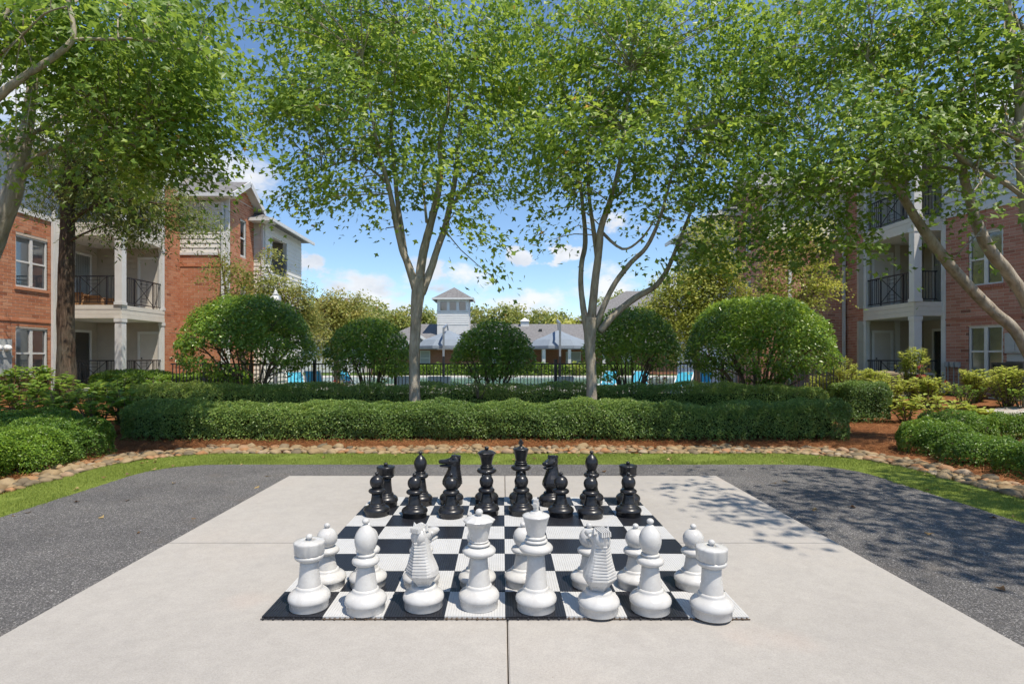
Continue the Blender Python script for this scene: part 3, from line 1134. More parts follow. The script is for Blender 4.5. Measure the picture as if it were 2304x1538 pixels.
BL, BHH, BM = .284, .088, .013
class Bricks:
    def __init__(self):
        self.items = []

    def wall(self, f, s0, s1, z0, z1, holes=()):
        row = 0
        z = z0
        while z + BHH <= z1 + .02:
            zt = min(z + BHH, z1)
            s = s0 - (BL + BM) * (.5 if row % 2 else 0)
            while s < s1:
                a, b_ = max(s, s0), min(s + BL, s1)
                segs = [(a, b_)]
                for (h0, h1, v0, v1) in holes:
                    if zt > v0 + .01 and z < v1 - .01:
                        ns = []
                        for (p_, q_) in segs:
                            if q_ <= h0 or p_ >= h1:
                                ns.append((p_, q_))
                            else:
                                if p_ < h0:
                                    ns.append((p_, h0))
                                if q_ > h1:
                                    ns.append((h1, q_))
                        segs = ns
                for (p_, q_) in segs:
                    if q_ - p_ > .035:
                        self.items.append((f, p_, q_, z, zt))
                s += BL + BM
            z += BHH + BM
            row += 1

    def build(self, parent, one, many):
        full = []
        rest = []
        for it in self.items:
            f, a, b_, z0, z1 = it
            c = f((a + b_) / 2, 0, (z0 + z1) / 2)
            d = math.dist(c, (0, 0, CH))
            if abs(b_ - a - BL) < .002 and abs(z1 - z0 - BHH) < .002 and seen(*c) and c[2] > 1.2:
                full.append((d, it, c))
            else:
                rest.append(it)
        full.sort(key=lambda q: q[0])
        me = B().box(-BL / 2, BL / 2, -.005, .03, -BHH / 2, BHH / 2).mesh('brick', one)
        for d, it, c in full[:300]:
            o = link('brick', me, parent)
            o.matrix_basis = Matrix.Translation(c) @ Matrix.Rotation(it[0].ang, 4, 'Z')
        rest += [q[1] for q in full[300:]]
        vs, ti = [], []
        for (f, a, b_, z0, z1) in rest:
            t0, t1 = -.03, .005 + random.uniform(-.0015, .0015)
            vs += [f(a, t1, z0), f(b_, t1, z0), f(b_, t1, z1), f(a, t1, z1), f(a, t0, z0), f(b_, t0, z0), f(b_, t0, z1), f(a, t0, z1)]
            ti.append(random.random())
        n_ = len(rest)
        F = np.array([(0, 1, 2, 3), (3, 2, 6, 7), (4, 5, 1, 0), (4, 0, 3, 7), (1, 5, 6, 2)])
        FF = (F[None] + (np.arange(n_) * 8)[:, None, None]).reshape(-1, 4)
        o = link('brickwork', np_mesh('brickwork', np.array(vs), FF, many, False, np.repeat(ti, 5)), parent)
        o['kind'] = 'stuff'


def wallbox(parent, f, s0, s1, z0, z1, holes=(), mat='mortar', th=.22):
    """wall with rectangular openings, cut into boxes"""
    zs = sorted({z0, z1} | {h for q in holes for h in q[2:]})
    b_ = B(f)
    for za, zb in zip(zs[:-1], zs[1:]):
        segs = [(s0, s1)]
        for (h0, h1, v0, v1) in holes:
            if zb > v0 and za < v1:
                ns = []
                for (p_, q_) in segs:
                    if q_ <= h0 or p_ >= h1:
                        ns.append((p_, q_))
                    else:
                        ns += [(p_, h0)] if p_ < h0 else []
                        ns += [(h1, q_)] if q_ > h1 else []
                segs = ns
        for (p_, q_) in segs:
            b_.box(p_, q_, -th, 0, za, zb)
    return b_.obj('wall', mat, parent)


def window(parent, f, s0, s1, z0, z1, blind=.5, dark=False, cols=2):
    """double-hung window: frame > pane, blind, sill"""
    b_ = B(f)
    w_ = .055
    t0, t1 = -.10, -.03
    b_.box(s0, s1, t0, t1, z1 - w_, z1).box(s0, s1, t0, t1, z0, z0 + w_)
    b_.box(s0, s0 + w_, t0, t1, z0 + w_, z1 - w_).box(s1 - w_, s1, t0, t1, z0 + w_, z1 - w_)
    zm = (z0 + z1) / 2
    sm = [s0 + (s1 - s0) * k / cols for k in range(1, cols)]
    for q in sm:
        b_.box(q - .05, q + .05, t0, t1 + .004, z0 + w_, z1 - w_)
    edges = [s0 + w_] + [v for q in sm for v in (q - .05, q + .05)] + [s1 - w_]
    for k in range(0, len(edges), 2):
        b_.box(edges[k], edges[k + 1], t0 + .01, t1 - .006, zm - .028, zm + .028)
    fr_ = b_.obj('window', 'white_trim', parent)
    for k in range(0, len(edges), 2):
        for (a, c) in ((z0 + w_, zm - .028), (zm + .028, z1 - w_)):
            B(f).add([(edges[k], -.072, a), (edges[k + 1], -.072, a), (edges[k + 1], -.072, c), (edges[k], -.072, c)], [(0, 1, 2, 3)]).obj('pane', 'glass', fr_)
        if not dark:
            sl = B(f)
            z = z1 - w_
            zend = z1 - (z1 - z0) * blind
            while z > zend:
                sl.add([(edges[k] + .01, -.098, z), (edges[k + 1] - .01, -.098, z), (edges[k + 1] - .01, -.086, z - .032), (edges[k] + .01, -.086, z - .032)], [(0, 1, 2, 3)])
                z -= .034
            sl.obj('blind', 'blind', fr_)
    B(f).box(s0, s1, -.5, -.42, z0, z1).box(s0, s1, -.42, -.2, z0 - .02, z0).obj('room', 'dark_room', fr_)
    return fr_


def sill(parent, f, s0, s1, z, one):
    b_ = B(f)
    s = s0 - .05
    while s < s1 + .03:
        b_.box(s, s + .062, -.02, .045, z - .09, z)
        s += .070
    b_.obj('sill', one, parent)


def boards(parent, f, s0, s1, z0, z1, mat, pitch=.16, name='siding_board', holes=()):
    """lap siding, each board a piece of its own"""
    z = z0
    while z < z1 - .02:
        zt = min(z + pitch, z1)
        segs = [(s0, s1)]
        for (h0, h1, v0, v1) in holes:
            if zt > v0 + .02 and z < v1 - .02:
                ns = []
                for (p_, q_) in segs:
                    if q_ <= h0 or p_ >= h1:
                        ns.append((p_, q_))
                    else:
                        ns += [(p_, h0)] if p_ < h0 else []
                        ns += [(h1, q_)] if q_ > h1 else []
                segs = ns
        for (a, c) in segs:
            if c - a < .02:
                continue
            b_ = B(f)
            b_.add([(a, .030, z), (c, .030, z), (c, .006, zt), (a, .006, zt), (a, 0, z), (c, 0, z), (c, 0, zt), (a, 0, zt)],
                   [(0, 1, 2, 3), (0, 4, 5, 1), (1, 5, 6, 2), (3, 7, 4, 0), (2, 6, 7, 3)])
            b_.obj(name, mat, parent)
        z += pitch


def railing(parent, f, s0, s1, z0, h, cross=True):
    """iron balcony rail: rails > balusters; a crossed panel in the middle"""
    b_ = B(f)
    b_.box(s0, s1, -.02, .02, z0 + h - .04, z0 + h).box(s0, s1, -.016, .016, z0 + .08, z0 + .11)
    n_ = max(2, int((s1 - s0) / .11))
    c0, c1 = (s0 + (s1 - s0) * .30, s0 + (s1 - s0) * .78) if cross else (9, 9)
    if cross:
        zl, zh_ = z0 + .11, z0 + h - .04
        sc, zc = (c0 + c1) / 2, (zl + zh_) / 2
        for (p_, q_) in (((c0, zl), (c1, zh_)), ((c0, zh_), (c1, zl))):
            pa, pb = Vector(f(p_[0], 0, p_[1])), Vector(f(q_[0], 0, q_[1]))
            bb = B().bar(pa, pb, .009)
            b_.v_extra = None
            k = len(b_.v)
            b_.v += bb.v
            b_.fc += [tuple(i + k for i in q) for q in bb.fc]
            b_.sm += bb.sm
        for hh in (.22, .36):
            for zz_ in (zc - hh * .9, zc + hh * .9):
                b_.box(sc - hh * .62, sc + hh * .62, -.005, .005, zz_ - .007, zz_ + .007)
            for ss in (sc - hh * .62, sc + hh * .62):
                b_.box(ss - .006, ss + .006, -.005, .005, zl, zh_)
        for ss in (c0, c1):
            b_.box(ss - .014, ss + .014, -.018, .018, z0 + .02, z0 + h - .04)
    rl = b_.obj('railing', 'iron', parent)
    me = B().box(-.008, .008, -.008, .008, z0 + .11, z0 + h - .04).mesh('baluster', 'iron')
    for k in range(n_ + 1):
        s = s0 + (s1 - s0) * (k + .5) / (n_ + 1)
        if cross and c0 < s < c1:
            continue
        o = link('baluster', me, rl)
        q = f(s, 0, 0)
        o.location = (q[0], q[1], 0)
        o.rotation_euler = (0, 0, f.ang)
    return rl


def door(parent, f, s0, s1, z0, z1, mat='door_taupe', knob=True):
    b_ = B(f).box(s0, s0 + .09, 0, .05, z0, z1).box(s1 - .09, s1, 0, .05, z0, z1).box(s0 + .09, s1 - .09, 0, .05, z1 - .09, z1)
    fr_ = b_.obj('door', 'white_trim', parent)
    B(f).box(s0 + .09, s1 - .09, .0, .025, z0, z1 - .09).obj('door_leaf', mat, fr_)
    if knob:
        q = f(s0 + .16, .055, z0 + 1.0)
        B().lathe(ball(.03, 0), 10, q).obj('handle', 'iron', fr_)
    return fr_


def sliding(parent, f, s0, s1, z0, z1, dark=False):
    b_ = B(f).box(s0, s0 + .09, 0, .05, z0, z1).box(s1 - .09, s1, 0, .05, z0, z1).box(s0 + .09, s1 - .09, 0, .05, z1 - .09, z1).box((s0 + s1) / 2 - .04, (s0 + s1) / 2 + .04, .004, .04, z0, z1 - .09)
    fr_ = b_.obj('sliding_door', 'white_trim', parent)
    sl = B(f)
    s = s0 + .1
    while s < s1 - .12:
        sl.box(s, s + .075, .006, .010, z0 + .02, z1 - .1)
        s += .09
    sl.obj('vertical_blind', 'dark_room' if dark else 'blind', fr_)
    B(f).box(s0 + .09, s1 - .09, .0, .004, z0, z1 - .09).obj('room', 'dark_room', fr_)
    B(f).add([(s0 + .09, .03, z0), (s1 - .09, .03, z0), (s1 - .09, .03, z1 - .09), (s0 + .09, .03, z1 - .09)], [(0, 1, 2, 3)]).obj('pane', 'glass', fr_)


def column(parent, x, y, z0, z1, r=.11, mat='white_trim'):
    b_ = B().box(x - r, x + r, y - r, y + r, z0, z1)
    b_.box(x - r - .02, x + r + .02, y - r - .02, y + r + .02, z1 - .12, z1 - .002).box(x - r - .02, x + r + .02, y - r - .02, y + r + .02, z0 + .002, z0 + .10)
    return b_.obj('column', mat, parent)


def downspout(parent, f, s, z0, z1, out_=.0):
    b_ = B(f).box(s - .045, s + .045, .03, .11, z0, z1)
    b_.obj('downspout', 'white_trim', parent)


def balcony(parent, x0, x1, y0, y1, xs_in, sgn, levels, rail_front=True):
    """stack of open balconies; x0 = outer (courtyard) side, x1 = where the near wall ends, xs_in = inner wall; sgn = +1 left building, -1 right"""
    fb = fac(min(xs_in, x0), y1, 1, 0)                    # back wall, facing the camera
    wid = abs(x0 - xs_in)
    fi = fac(xs_in, y0, 0, 1) if sgn > 0 else fac(xs_in, y1, 0, -1)   # inner wall
    for k, z in enumerate(levels):
        ztop = z + 2.36
        # floor and fascia boards
        xa, xb = min(x0, xs_in), max(x0, xs_in)
        B().box(xa, xb, y0 + .02, y1, z - .42, z - .03).obj('balcony_floor', 'soffit', parent)
        if z > 1:
            f1 = fac(min(x0, x1), y0, 1, 0)
            for q in range(3):
                B(f1).box(0, abs(x0 - x1), -.03, .03 - .008 * (q % 2), z - .45 + q * .15, z - .45 + q * .15 + .145).obj('fascia_board', 'fascia_tan', parent)
            f2 = fac(x0, y0, 0, 1) if sgn > 0 else fac(x0, y1, 0, -1)
            for q in range(3):
                B(f2).box(.0, y1 - y0, -.03, .03 - .008 * (q % 2), z - .449 + q * .15, z - .449 + q * .15 + .145).obj('fascia_board', 'fascia_tan', parent)
        boards(parent, fb, .0, wid, z, ztop, 'siding_taupe', .20)
        boards(parent, fi, .0, y1 - y0, z, ztop, 'siding_taupe', .20)
        B().box(xa - .2, xb, y1 + .001, y1 + .1, z, ztop).obj('wall', 'siding_taupe', parent)
        B().box(xs_in - (.12 if sgn > 0 else -.002), xs_in - (.002 if sgn > 0 else -.12), y0 - .3, y1, z, ztop).obj('wall', 'siding_taupe', parent)
        # storage door on the back wall, sliding door on the inner wall
        if sgn > 0:
            door(parent, fac(xs_in, y1 - .032, 1, 0), 1.60, 2.46, z, z + 2.02)
            sliding(parent, fac(xs_in + .034, y0, 0, 1), .35, 2.05, z, z + 2.05, k == 0)
        else:
            door(parent, fac(x0, y1 - .032, 1, 0), .24, 1.02, z, z + 2.02)
            B(fb).box(1.10, 1.28, .0, .05, z, ztop).obj('corner_board', 'white_trim', parent)
            sliding(parent, fac(xs_in - .034, y1, 0, -1), .5, 2.1, z, z + 2.05, k == 0)
        # rails
        f1 = fac(min(x0, x1), y0 + .06, 1, 0)
        w1 = abs(x0 - x1)
        railing(parent, f1, .1 if sgn > 0 else .12, w1 - .12, z, 1.0 if z > 1 else .95, w1 > 1.5)
        f2 = fac(x0 - sgn * .06, y0, 0, 1) if sgn > 0 else fac(x0 + .06, y1, 0, -1)
        railing(parent, f2, .14, y1 - y0 - .1, z, 1.0 if z > 1 else .95, True)
        # columns
        column(parent, x0 - sgn * .07, y0 + .07, z - (.0 if z < 1 else .0), ztop, .12)
        column(parent, x0 - sgn * .05, y1 - .06, z, ztop, .07)
        # ceiling of this level
        B().box(xa, xb, y0 + .03, y1, ztop, ztop + .02).obj('ceiling', 'soffit', parent)


def gable(parent, x0, x1, y0, y1, z, rise, over=.35, side=1):
    """roof with its ridge along x and its gable end at x1 (courtyard side)"""
    ym = (y0 + y1) / 2
    xe = x1 + side * over
    a = [(x0, y0 - over, z - .12), (xe, y0 - over, z - .12), (xe, ym, z + rise), (x0, ym, z + rise), (x0, y1 + over, z - .12), (xe, y1 + over, z - .12)]
    th = .10
    vs = a + [(p_[0], p_[1], p_[2] - th) for p_ in a]
    fs = [(0, 1, 2, 3), (3, 2, 5, 4), (6, 9, 8, 7), (9, 10, 11, 8), (0, 6, 7, 1), (4, 5, 11, 10)]
    rf_ = B().add(vs, fs).obj('roof', 'shingle', parent)
    un = [(p_[0] - side * .01, p_[1], p_[2] - th - .012) for p_ in a]
    B().add(un, [(3, 2, 1, 0), (4, 5, 2, 3)]).obj('eave_lining', 'white_trim', rf_)
    # white rake boards and gutter
    for (p_, q_) in (((xe, y0 - over - .02, z - .20), (xe, ym, z + rise - .085)), ((xe, y1 + over + .02, z - .20), (xe, ym, z + rise - .085))):
        B().bar(Vector(p_) + Vector((side * .02, 0, 0)), Vector(q_) + Vector((side * .02, 0, 0)), .025, (0, 0, 1), .11).obj('rake_board', 'white_trim', rf_)
    B().box(min(x0, xe), max(x0, xe), y0 - over - .12, y0 - over, z - .26, z - .13).obj('gutter', 'white_trim', rf_)
    B().box(min(x0, xe), max(x0, xe), y0 - over, y0 + .02, z - .25, z - .225).obj('soffit', 'soffit', rf_)
    return rf_


# ---- left apartment block
LB = thing('apartment_block', 'orange brick apartment block with balconies at the left edge', 'building', (-15, 19, .4))
bk = Bricks()
fA = fac(-15.05, 12.0, 0, 1)
hA = [(5.63, 6.87, 3.70, 5.31), (5.63, 6.87, .84, 2.42), (2.2, 3.5, 3.70, 5.31), (2.2, 3.5, .84, 2.42)]
wallbox(LB, fA, 0, 7.3, .2, 6.0, hA)
bk.wall(fA, 0, 7.3, .35, 6.0, hA)
for q in hA:
    window(LB, fA, *q, blind=1.0)
    sill(LB, fA, q[0], q[1], q[2], 'brick_one')
B(fA).box(0, 7.3, -.02, .03, 2.62, 2.68).obj('brick_band', 'brick_one', LB)
B(fA).box(0, 7.35, -.05, .05, 6.0, 6.16).obj('trim_band', 'white_trim', LB)
wallbox(LB, fA, 0, 7.3, 6.16, 8.15, (), 'siding_grey')
boards(LB, fA, 0, 7.3, 6.16, 8.15, 'siding_grey', .17)
B(fA).box(7.16, 7.36, .0, .05, .3, 6.0).obj('corner_board', 'white_trim', LB)
downspout(LB, fA, 7.02, .3, 8.1)
balcony(LB, -12.94, -15.05, 19.36, 21.8, -15.5, 1, (.46, 3.28, 6.08))
B().box(-15.6, -12.8, 19.2, 21.9, 8.5, 8.7).obj('balcony_roof', 'white_trim', LB)
# boxes left on the upper balcony are things of their own
fB = fac(-12.94, 21.8, 0, 1)
wallbox(LB, fB, 0, 1.1, .2, 8.15)
bk.wall(fB, .02, 1.1, .35, 8.1)
fC = fac(-12.94, 22.9, 1, 0)
wallbox(LB, fC, 0, 1.95, .2, 5.67)
bk.wall(fC, .0, 1.95, .35, 5.60)
B(fC).box(0, 1.95, -.02, .03, 5.14, 5.20).obj('brick_band', 'brick_one', LB)
B(fC).box(0, 1.95, -.02, .045, 5.60, 5.70).obj('trim_band', 'white_trim', LB)
wallbox(LB, fC, 0, 1.95, 5.70, 8.1, (), 'siding_cream')
boards(LB, fC, 0, 1.95, 5.70, 8.0, 'siding_cream', .19)
B(fC).box(1.84, 2.0, .0, .05, .3, 8.0).obj('corner_board', 'white_trim', LB)
downspout(LB, fC, 1.74, .3, 7.7)
fD = fac(-10.99, 22.9, 0, 1)
hD = [(1.0, 1.55, 5.75, 7.30), (1.0, 1.55, 3.1, 4.6)]
wallbox(LB, fD, 0, 2.3, .2, 8.1, hD)
bk.wall(fD, .0, 2.3, .35, 8.05, hD)
# gable triangle in brick courses
z = 8.06
zi = 0
while z < 8.75:
    half = 1.15 * (1 - (z + .05 - 8.02) / .80)
    if half > .1:
        B(fD).box(1.15 - half, 1.15 + half, -.2, .0, z, z + BHH + BM).obj('gable_wall', 'mortar', LB)
        bk.wall(fD, 1.15 - half, 1.15 + half, z, z + BHH)
    z += BHH + BM
for q in hD:
    window(LB, fD, *q, blind=.3, cols=1)
gable(LB, -16.0, -10.99, 22.9, 25.2, 8.1, .78)
# chimney
B().box(-13.6, -12.2, 24.2, 25.4, 8.3, 9.45).obj('chimney', 'siding_taupe', LB)
B().box(-13.68, -12.12, 24.12, 25.48, 9.30, 9.44).box(-13.68, -13.55, 24.12, 24.25, 8.6, 9.3).box(-12.25, -12.12, 24.12, 24.25, 8.6, 9.3).obj('chimney_trim', 'white_trim', LB)
for q in range(4):
    B().box(-13.45 + q * .3, -13.20 + q * .3, 24.4, 25.2, 9.44, 9.62).obj('chimney_cap', 'unit_dark', LB)
# far wing with a corner balcony under a low hip roof
fE = fac(-10.99, 25.2, 1, 0)
wallbox(LB, fE, 0, .5, .2, 7.5, (), 'siding_cream')
boards(LB, fE, 0, .5, .4, 7.4, 'siding_cream', .19)
fF = fac(-10.49, 25.2, 0, 1)
hF = [(.75, 2.55, 5.35, 7.0)]
wallbox(LB, fF, 0, 4.5, .2, 7.5, hF, 'siding_cream')
boards(LB, fF, 0, 4.5, .4, 7.4, 'siding_cream', .19, holes=hF)
railing(LB, fac(-10.47, 25.95, 0, 1), 0, 1.8, 5.3, .95, False)
column(LB, -10.55, 27.75, 5.35, 7.0, .08)
B().box(-13, -10.7, 27.9, 28.0, 5.3, 7.2).box(-13, -12.9, 25.4, 28, 5.3, 7.2).box(-13, -10.7, 25.5, 28, 5.2, 5.3).box(-13, -10.7, 25.5, 28, 7.05, 7.15).obj('balcony_shell', 'siding_taupe', LB)
downspout(LB, fE, .42, .3, 7.3)
B(fE).box(-.2, .92, -.2, .42, 7.40, 7.52).obj('soffit', 'white_trim', LB)
rv_ = [(-16, 24.7, 7.52), (-10.0, 24.7, 7.52), (-10.0, 30.2, 7.52), (-16, 30.2, 7.52), (-12.8, 27.4, 8.9), (-16, 27.4, 8.9)]
rf_ = B().add(rv_, [(0, 1, 4, 5), (1, 2, 4), (2, 3, 5, 4), (0, 3, 2, 1)]).obj('roof', 'shingle', LB)
B().box(-10.01, -9.93, 24.65, 30.2, 7.40, 7.54).box(-11, -10.0, 24.62, 24.70, 7.40, 7.54).obj('gutter', 'white_trim', rf_)
# filler boxes added behind the faces to block light, then the main roof
B().box(-26, -15.9, 9.6, 30, .1, 8.1).box(-15.9, -13.2, 22.0, 30, .1, 8.05).box(-13.2, -11.3, 23.2, 25.0, .1, 8.0).box(-13.1, -10.72, 25.45, 29.5, .1, 5.15).box(-15.88, -15.6, 12, 19.3, .1, 8.1).obj('core', 'siding_taupe', LB)
rv_ = [(-14.55, 9.2, 8.05), (-14.55, 22.4, 8.05), (-20.5, 22.4, 10.9), (-20.5, 12.5, 10.9), (-26.5, 9.2, 8.05), (-26.5, 30, 8.05), (-20.5, 30, 10.9), (-14.55, 30, 8.05)]
B().add(rv_, [(0, 1, 2, 3), (1, 7, 6, 2), (0, 3, 4), (4, 3, 2, 6, 5)]).obj('roof', 'shingle', LB)
B().box(-15.1, -14.52, 9.2, 22.4, 7.96, 8.03).box(-14.53, -14.45, 9.2, 22.4, 7.94, 8.08).obj('gutter', 'white_trim', LB)
bk.build(LB, 'brick_one', 'brick_many')
# meter box with two round meters by the left window
t_ = thing('meter_panel', 'grey utility panel with two round meters on left brick wall', 'utility panel', (-14.95, 17.05, .8))
fM = fac(-15.04, 16.6, 0, 1)
B(fM).box(.0, .78, .01, .10, .95, 2.05).box(-.02, .80, .10, .12, 1.50, 1.56).obj('panel', 'panel_grey', t_)
for q in (.28, .58):
    c = fM(q, .1, 1.78)
    M_ = Matrix.Translation(c) @ Matrix.Rotation(PI / 2, 4, 'Y')
    b_ = B().lathe([(.10, 0), (.10, .05), (.09, .10), (.05, .14), (.002, .15)], 16)
    b_.v = [tuple(M_ @ Vector(v)) for v in b_.v]
    b_.obj('meter', 'globe', t_)
# cardboard boxes on the balcony
for (x, y, w_, d_, h_, lb) in ((-14.6, 19.75, .5, .4, .42, 'tall brown cardboard box beside the oak trunk on the upper balcony'), (-14.0, 19.7, .62, .4, .30, 'wide brown cardboard box on the upper balcony behind crossed railing'), (-13.42, 19.72, .36, .3, .22, 'small brown cardboard box near the white column on upper balcony')):
    t_ = thing('cardboard_box', lb, 'box', (x, y, 3.26), 'cardboard boxes on the balcony')
    B().box(x - w_ / 2, x + w_ / 2, y - d_ / 2, y + d_ / 2, 3.255, 3.255 + h_).obj('carton', 'cardboard', t_)
    B().add([(x - w_ / 2, y - d_ / 2, 3.256 + h_), (x + w_ / 2, y - d_ / 2, 3.256 + h_), (x + w_ / 2 + .02, y - d_ / 2 - .10, 3.30 + h_), (x - w_ / 2, y - d_ / 2 - .13, 3.29 + h_)], [(0, 1, 2, 3)]).obj('flap', 'cardboard', t_)

# ---- right apartment block
RB = thing('apartment_block', 'rose brick apartment block with balconies at the right edge', 'building', (14, 18, .4))
bk = Bricks()
ux, uy = .2776, -.9607
fA = fac(14.05, 18.24, ux, uy)
def s_of(px):
    k = (px - VX) / FPX
    return (k * 18.24 - 14.05) / (ux - k * uy)
sw0, sw1 = s_of(2179), s_of(2257)
hA = [(sw0, sw1, 3.66, 5.25), (sw0, sw1, .92, 2.44)]
wallbox(RB, fA, .12, 6.0, .2, 5.9, hA)
bk.wall(fA, .12, 6.0, .35, 5.9, hA)
for q in hA:
    window(RB, fA, *q, blind=.97 if q[2] < 1 else .98)
    sill(RB, fA, q[0], q[1], q[2], 'brick_one_rose')
B(fA).box(.12, 6, -.02, .03, 2.66, 2.72).obj('brick_band', 'brick_one_rose', RB)
B(fA).box(.0, 6, -.05, .05, 5.9, 6.05).obj('trim_band', 'white_trim', RB)
wallbox(RB, fA, .0, 6, 6.05, 8.1, (), 'siding_grey')
boards(RB, fA, .0, 6, 6.05, 8.1, 'siding_grey', .17)
B(fA).box(-.02, .12, -.2, .03, .3, 5.9).obj('corner_board', 'white_trim', RB)
balcony(RB, 13.17, 14.05, 18.24, 20.8, 15.35, -1, (.46, 3.28, 6.0))
B().box(13.0, 15.6, 18.1, 20.9, 8.45, 8.65).obj('balcony_roof', 'white_trim', RB)
fB = fac(13.17, 21.9, 0, -1)
wallbox(RB, fB, 0, 1.1, .2, 8.1)
bk.wall(fB, .0, 1.08, .35, 8.05)
fC = fac(9.95, 21.9, 1, 0)
wallbox(RB, fC, 0, 3.22, .2, 6.1)
bk.wall(fC, .0, 3.22, .35, 6.05)
B(fC).box(.0, 3.22, -.02, .045, 6.05, 6.16).obj('trim_band', 'white_trim', RB)
wallbox(RB, fC, 0, 3.22, 6.16, 8.2, (), 'siding_cream')
boards(RB, fC, 0, 3.22, 6.16, 8.2, 'siding_cream', .19)
downspout(RB, fC, 3.10, .3, 8.0)
B(fC).box(1.0, 1.12, .0, .05, .35, 8.2).obj('corner_board', 'white_trim', RB)
fD = fac(9.95, 24.2, 0, -1)
hD = [(.8, 1.35, 5.75, 7.3), (.8, 1.35, 3.1, 4.6)]
wallbox(RB, fD, 0, 2.3, .2, 8.2, hD)
bk.wall(fD, .0, 2.3, .35, 8.15, hD)
for q in hD:
    window(RB, fD, *q, blind=.3, cols=1)
gable(RB, 16.0, 9.95, 21.9, 24.2, 8.2, .78, .35, -1)
fE = fac(9.2, 24.2, 1, 0)
wallbox(RB, fE, 0, .75, .2, 7.5, (), 'siding_grey')
boards(RB, fE, 0, .75, .4, 7.5, 'siding_grey', .19)
fF = fac(9.2, 30, 0, -1)
wallbox(RB, fF, 0, 5.8, .2, 7.5, (), 'siding_grey')
boards(RB, fF, 0, 5.8, .4, 7.5, 'siding_grey', .19)
rv_ = [(16, 23.7, 7.5), (8.7, 23.7, 7.5), (8.7, 30.4, 7.5), (16, 30.4, 7.5), (11.8, 27, 9.0), (16, 27, 9.0)]
rf_ = B().add(rv_, [(0, 5, 4, 1), (1, 4, 2), (2, 4, 5, 3), (0, 1, 2, 3)]).obj('roof', 'shingle', RB)
B().box(8.63, 8.72, 23.65, 30.4, 7.38, 7.54).box(8.7, 10, 23.62, 23.70, 7.38, 7.54).obj('gutter', 'white_trim', rf_)
B().box(15.7, 26, 9, 30, .1, 8.05).box(13.4, 15.7, 22.1, 30, .1, 8.0).box(10.2, 13.4, 22.2, 24, .1, 8.0).box(9.45, 13.4, 24.4, 29.8, .1, 7.45).obj('core', 'siding_taupe', RB)  # unseen filler boxes added inside the block to stop light
rv_ = [(13.6, 19.5, 8.1), (15.6, 11.5, 8.1), (21, 14, 10.9), (20, 22, 10.9), (26.5, 9, 8.1), (26.5, 30, 8.1), (20, 30, 10.9), (13.6, 30, 8.1), (16, 9, 8.1)]
B().add(rv_, [(0, 3, 2, 1), (0, 7, 6, 3), (1, 2, 4, 8), (4, 2, 3, 6, 5)]).obj('roof', 'shingle', RB)
bk.build(RB, 'brick_one_rose', 'brick_many_rose')
# boxes on the right brick wall
for i, (px, lb) in enumerate(((2134, 'leftmost of three small grey boxes on the right brick wall'), (2147, 'middle of three small grey boxes on the right brick wall'), (2158, 'right one of three small grey boxes on right brick wall'))):
    s = s_of(px)
    t_ = thing('junction_box', lb, 'utility box', fA(s, .06, 1.2), 'grey boxes on the brick wall')
    B(fA).box(s - .055, s + .055, .01, .11, 1.20, 1.36).obj('housing', 'panel_grey', t_)
    B(fA).box(s - .012, s + .012, .012, .035, .5, 1.20).obj('conduit', 'panel_grey', t_)
s = s_of(2292)
t_ = thing('electric_cabinet', 'tall light grey electric cabinet on wall behind the leaning trunk', 'utility panel', fA(s, .1, 1.2))
B(fA).box(s - .22, s + .32, .01, .22, 1.62, 2.20).box(s - .20, s + .30, .01, .16, 1.25, 1.60).obj('housing', 'panel_grey', t_)
B(fA).box(s - .19, s + .04, .22, .235, 1.66, 2.16).box(s + .07, s + .29, .22, .235, 1.66, 2.16).obj('cover', 'panel_grey', t_)


def ac_unit(x, y, w_, h_, mat, lb):
    z = hz(x, y)
    t_ = thing('air_conditioner', lb, 'air conditioner', (x, y, z), 'air conditioning units by the right block')
    r = w_ / 2
    B().box(x - r - .04, x + r + .04, y - r - .04, y + r + .04, z - .05, z + .04).obj('pad', 'deck', t_)
    B().box(x - r + .03, x + r - .03, y - r + .03, y + r - .03, z + .04, z + h_ - .05).obj('coil', 'unit_dark', t_)
    for sx_ in (-1, 1):
        for sy in (-1, 1):
            B().box(x + sx_ * (r - .025) - .025, x + sx_ * (r - .025) + .025, y + sy * (r - .025) - .025, y + sy * (r - .025) + .025, z + .04, z + h_ - .06).obj('corner_post', mat, t_)
    k = z + .10
    while k < z + h_ - .1:
        B().box(x - r + .01, x + r - .01, y - r - .002, y - r + .02, k, k + .022).box(x - r - .002, x - r + .02, y - r + .02, y + r - .02, k, k + .022).obj('louver', mat, t_)
        k += .07
    B().box(x - r, x + r, y - r, y + r, z + h_ - .06, z + h_).lathe([(r * .8, z + h_), (r * .78, z + h_ + .03), (.02, z + h_ + .045)], 20, (x, y, 0)).obj('top', mat, t_)


ac_unit(13.35, 14.6, .92, .95, 'unit_dark', 'large black air conditioner beside the leaning maple trunk')
ac_unit(11.75, 17.6, .72, .70, 'unit_tan', 'tan air conditioner behind lime green shrubs on the right')
ac_unit(12.6, 17.5, .74, .62, 'panel_grey', 'low grey air conditioner behind the rose bush')

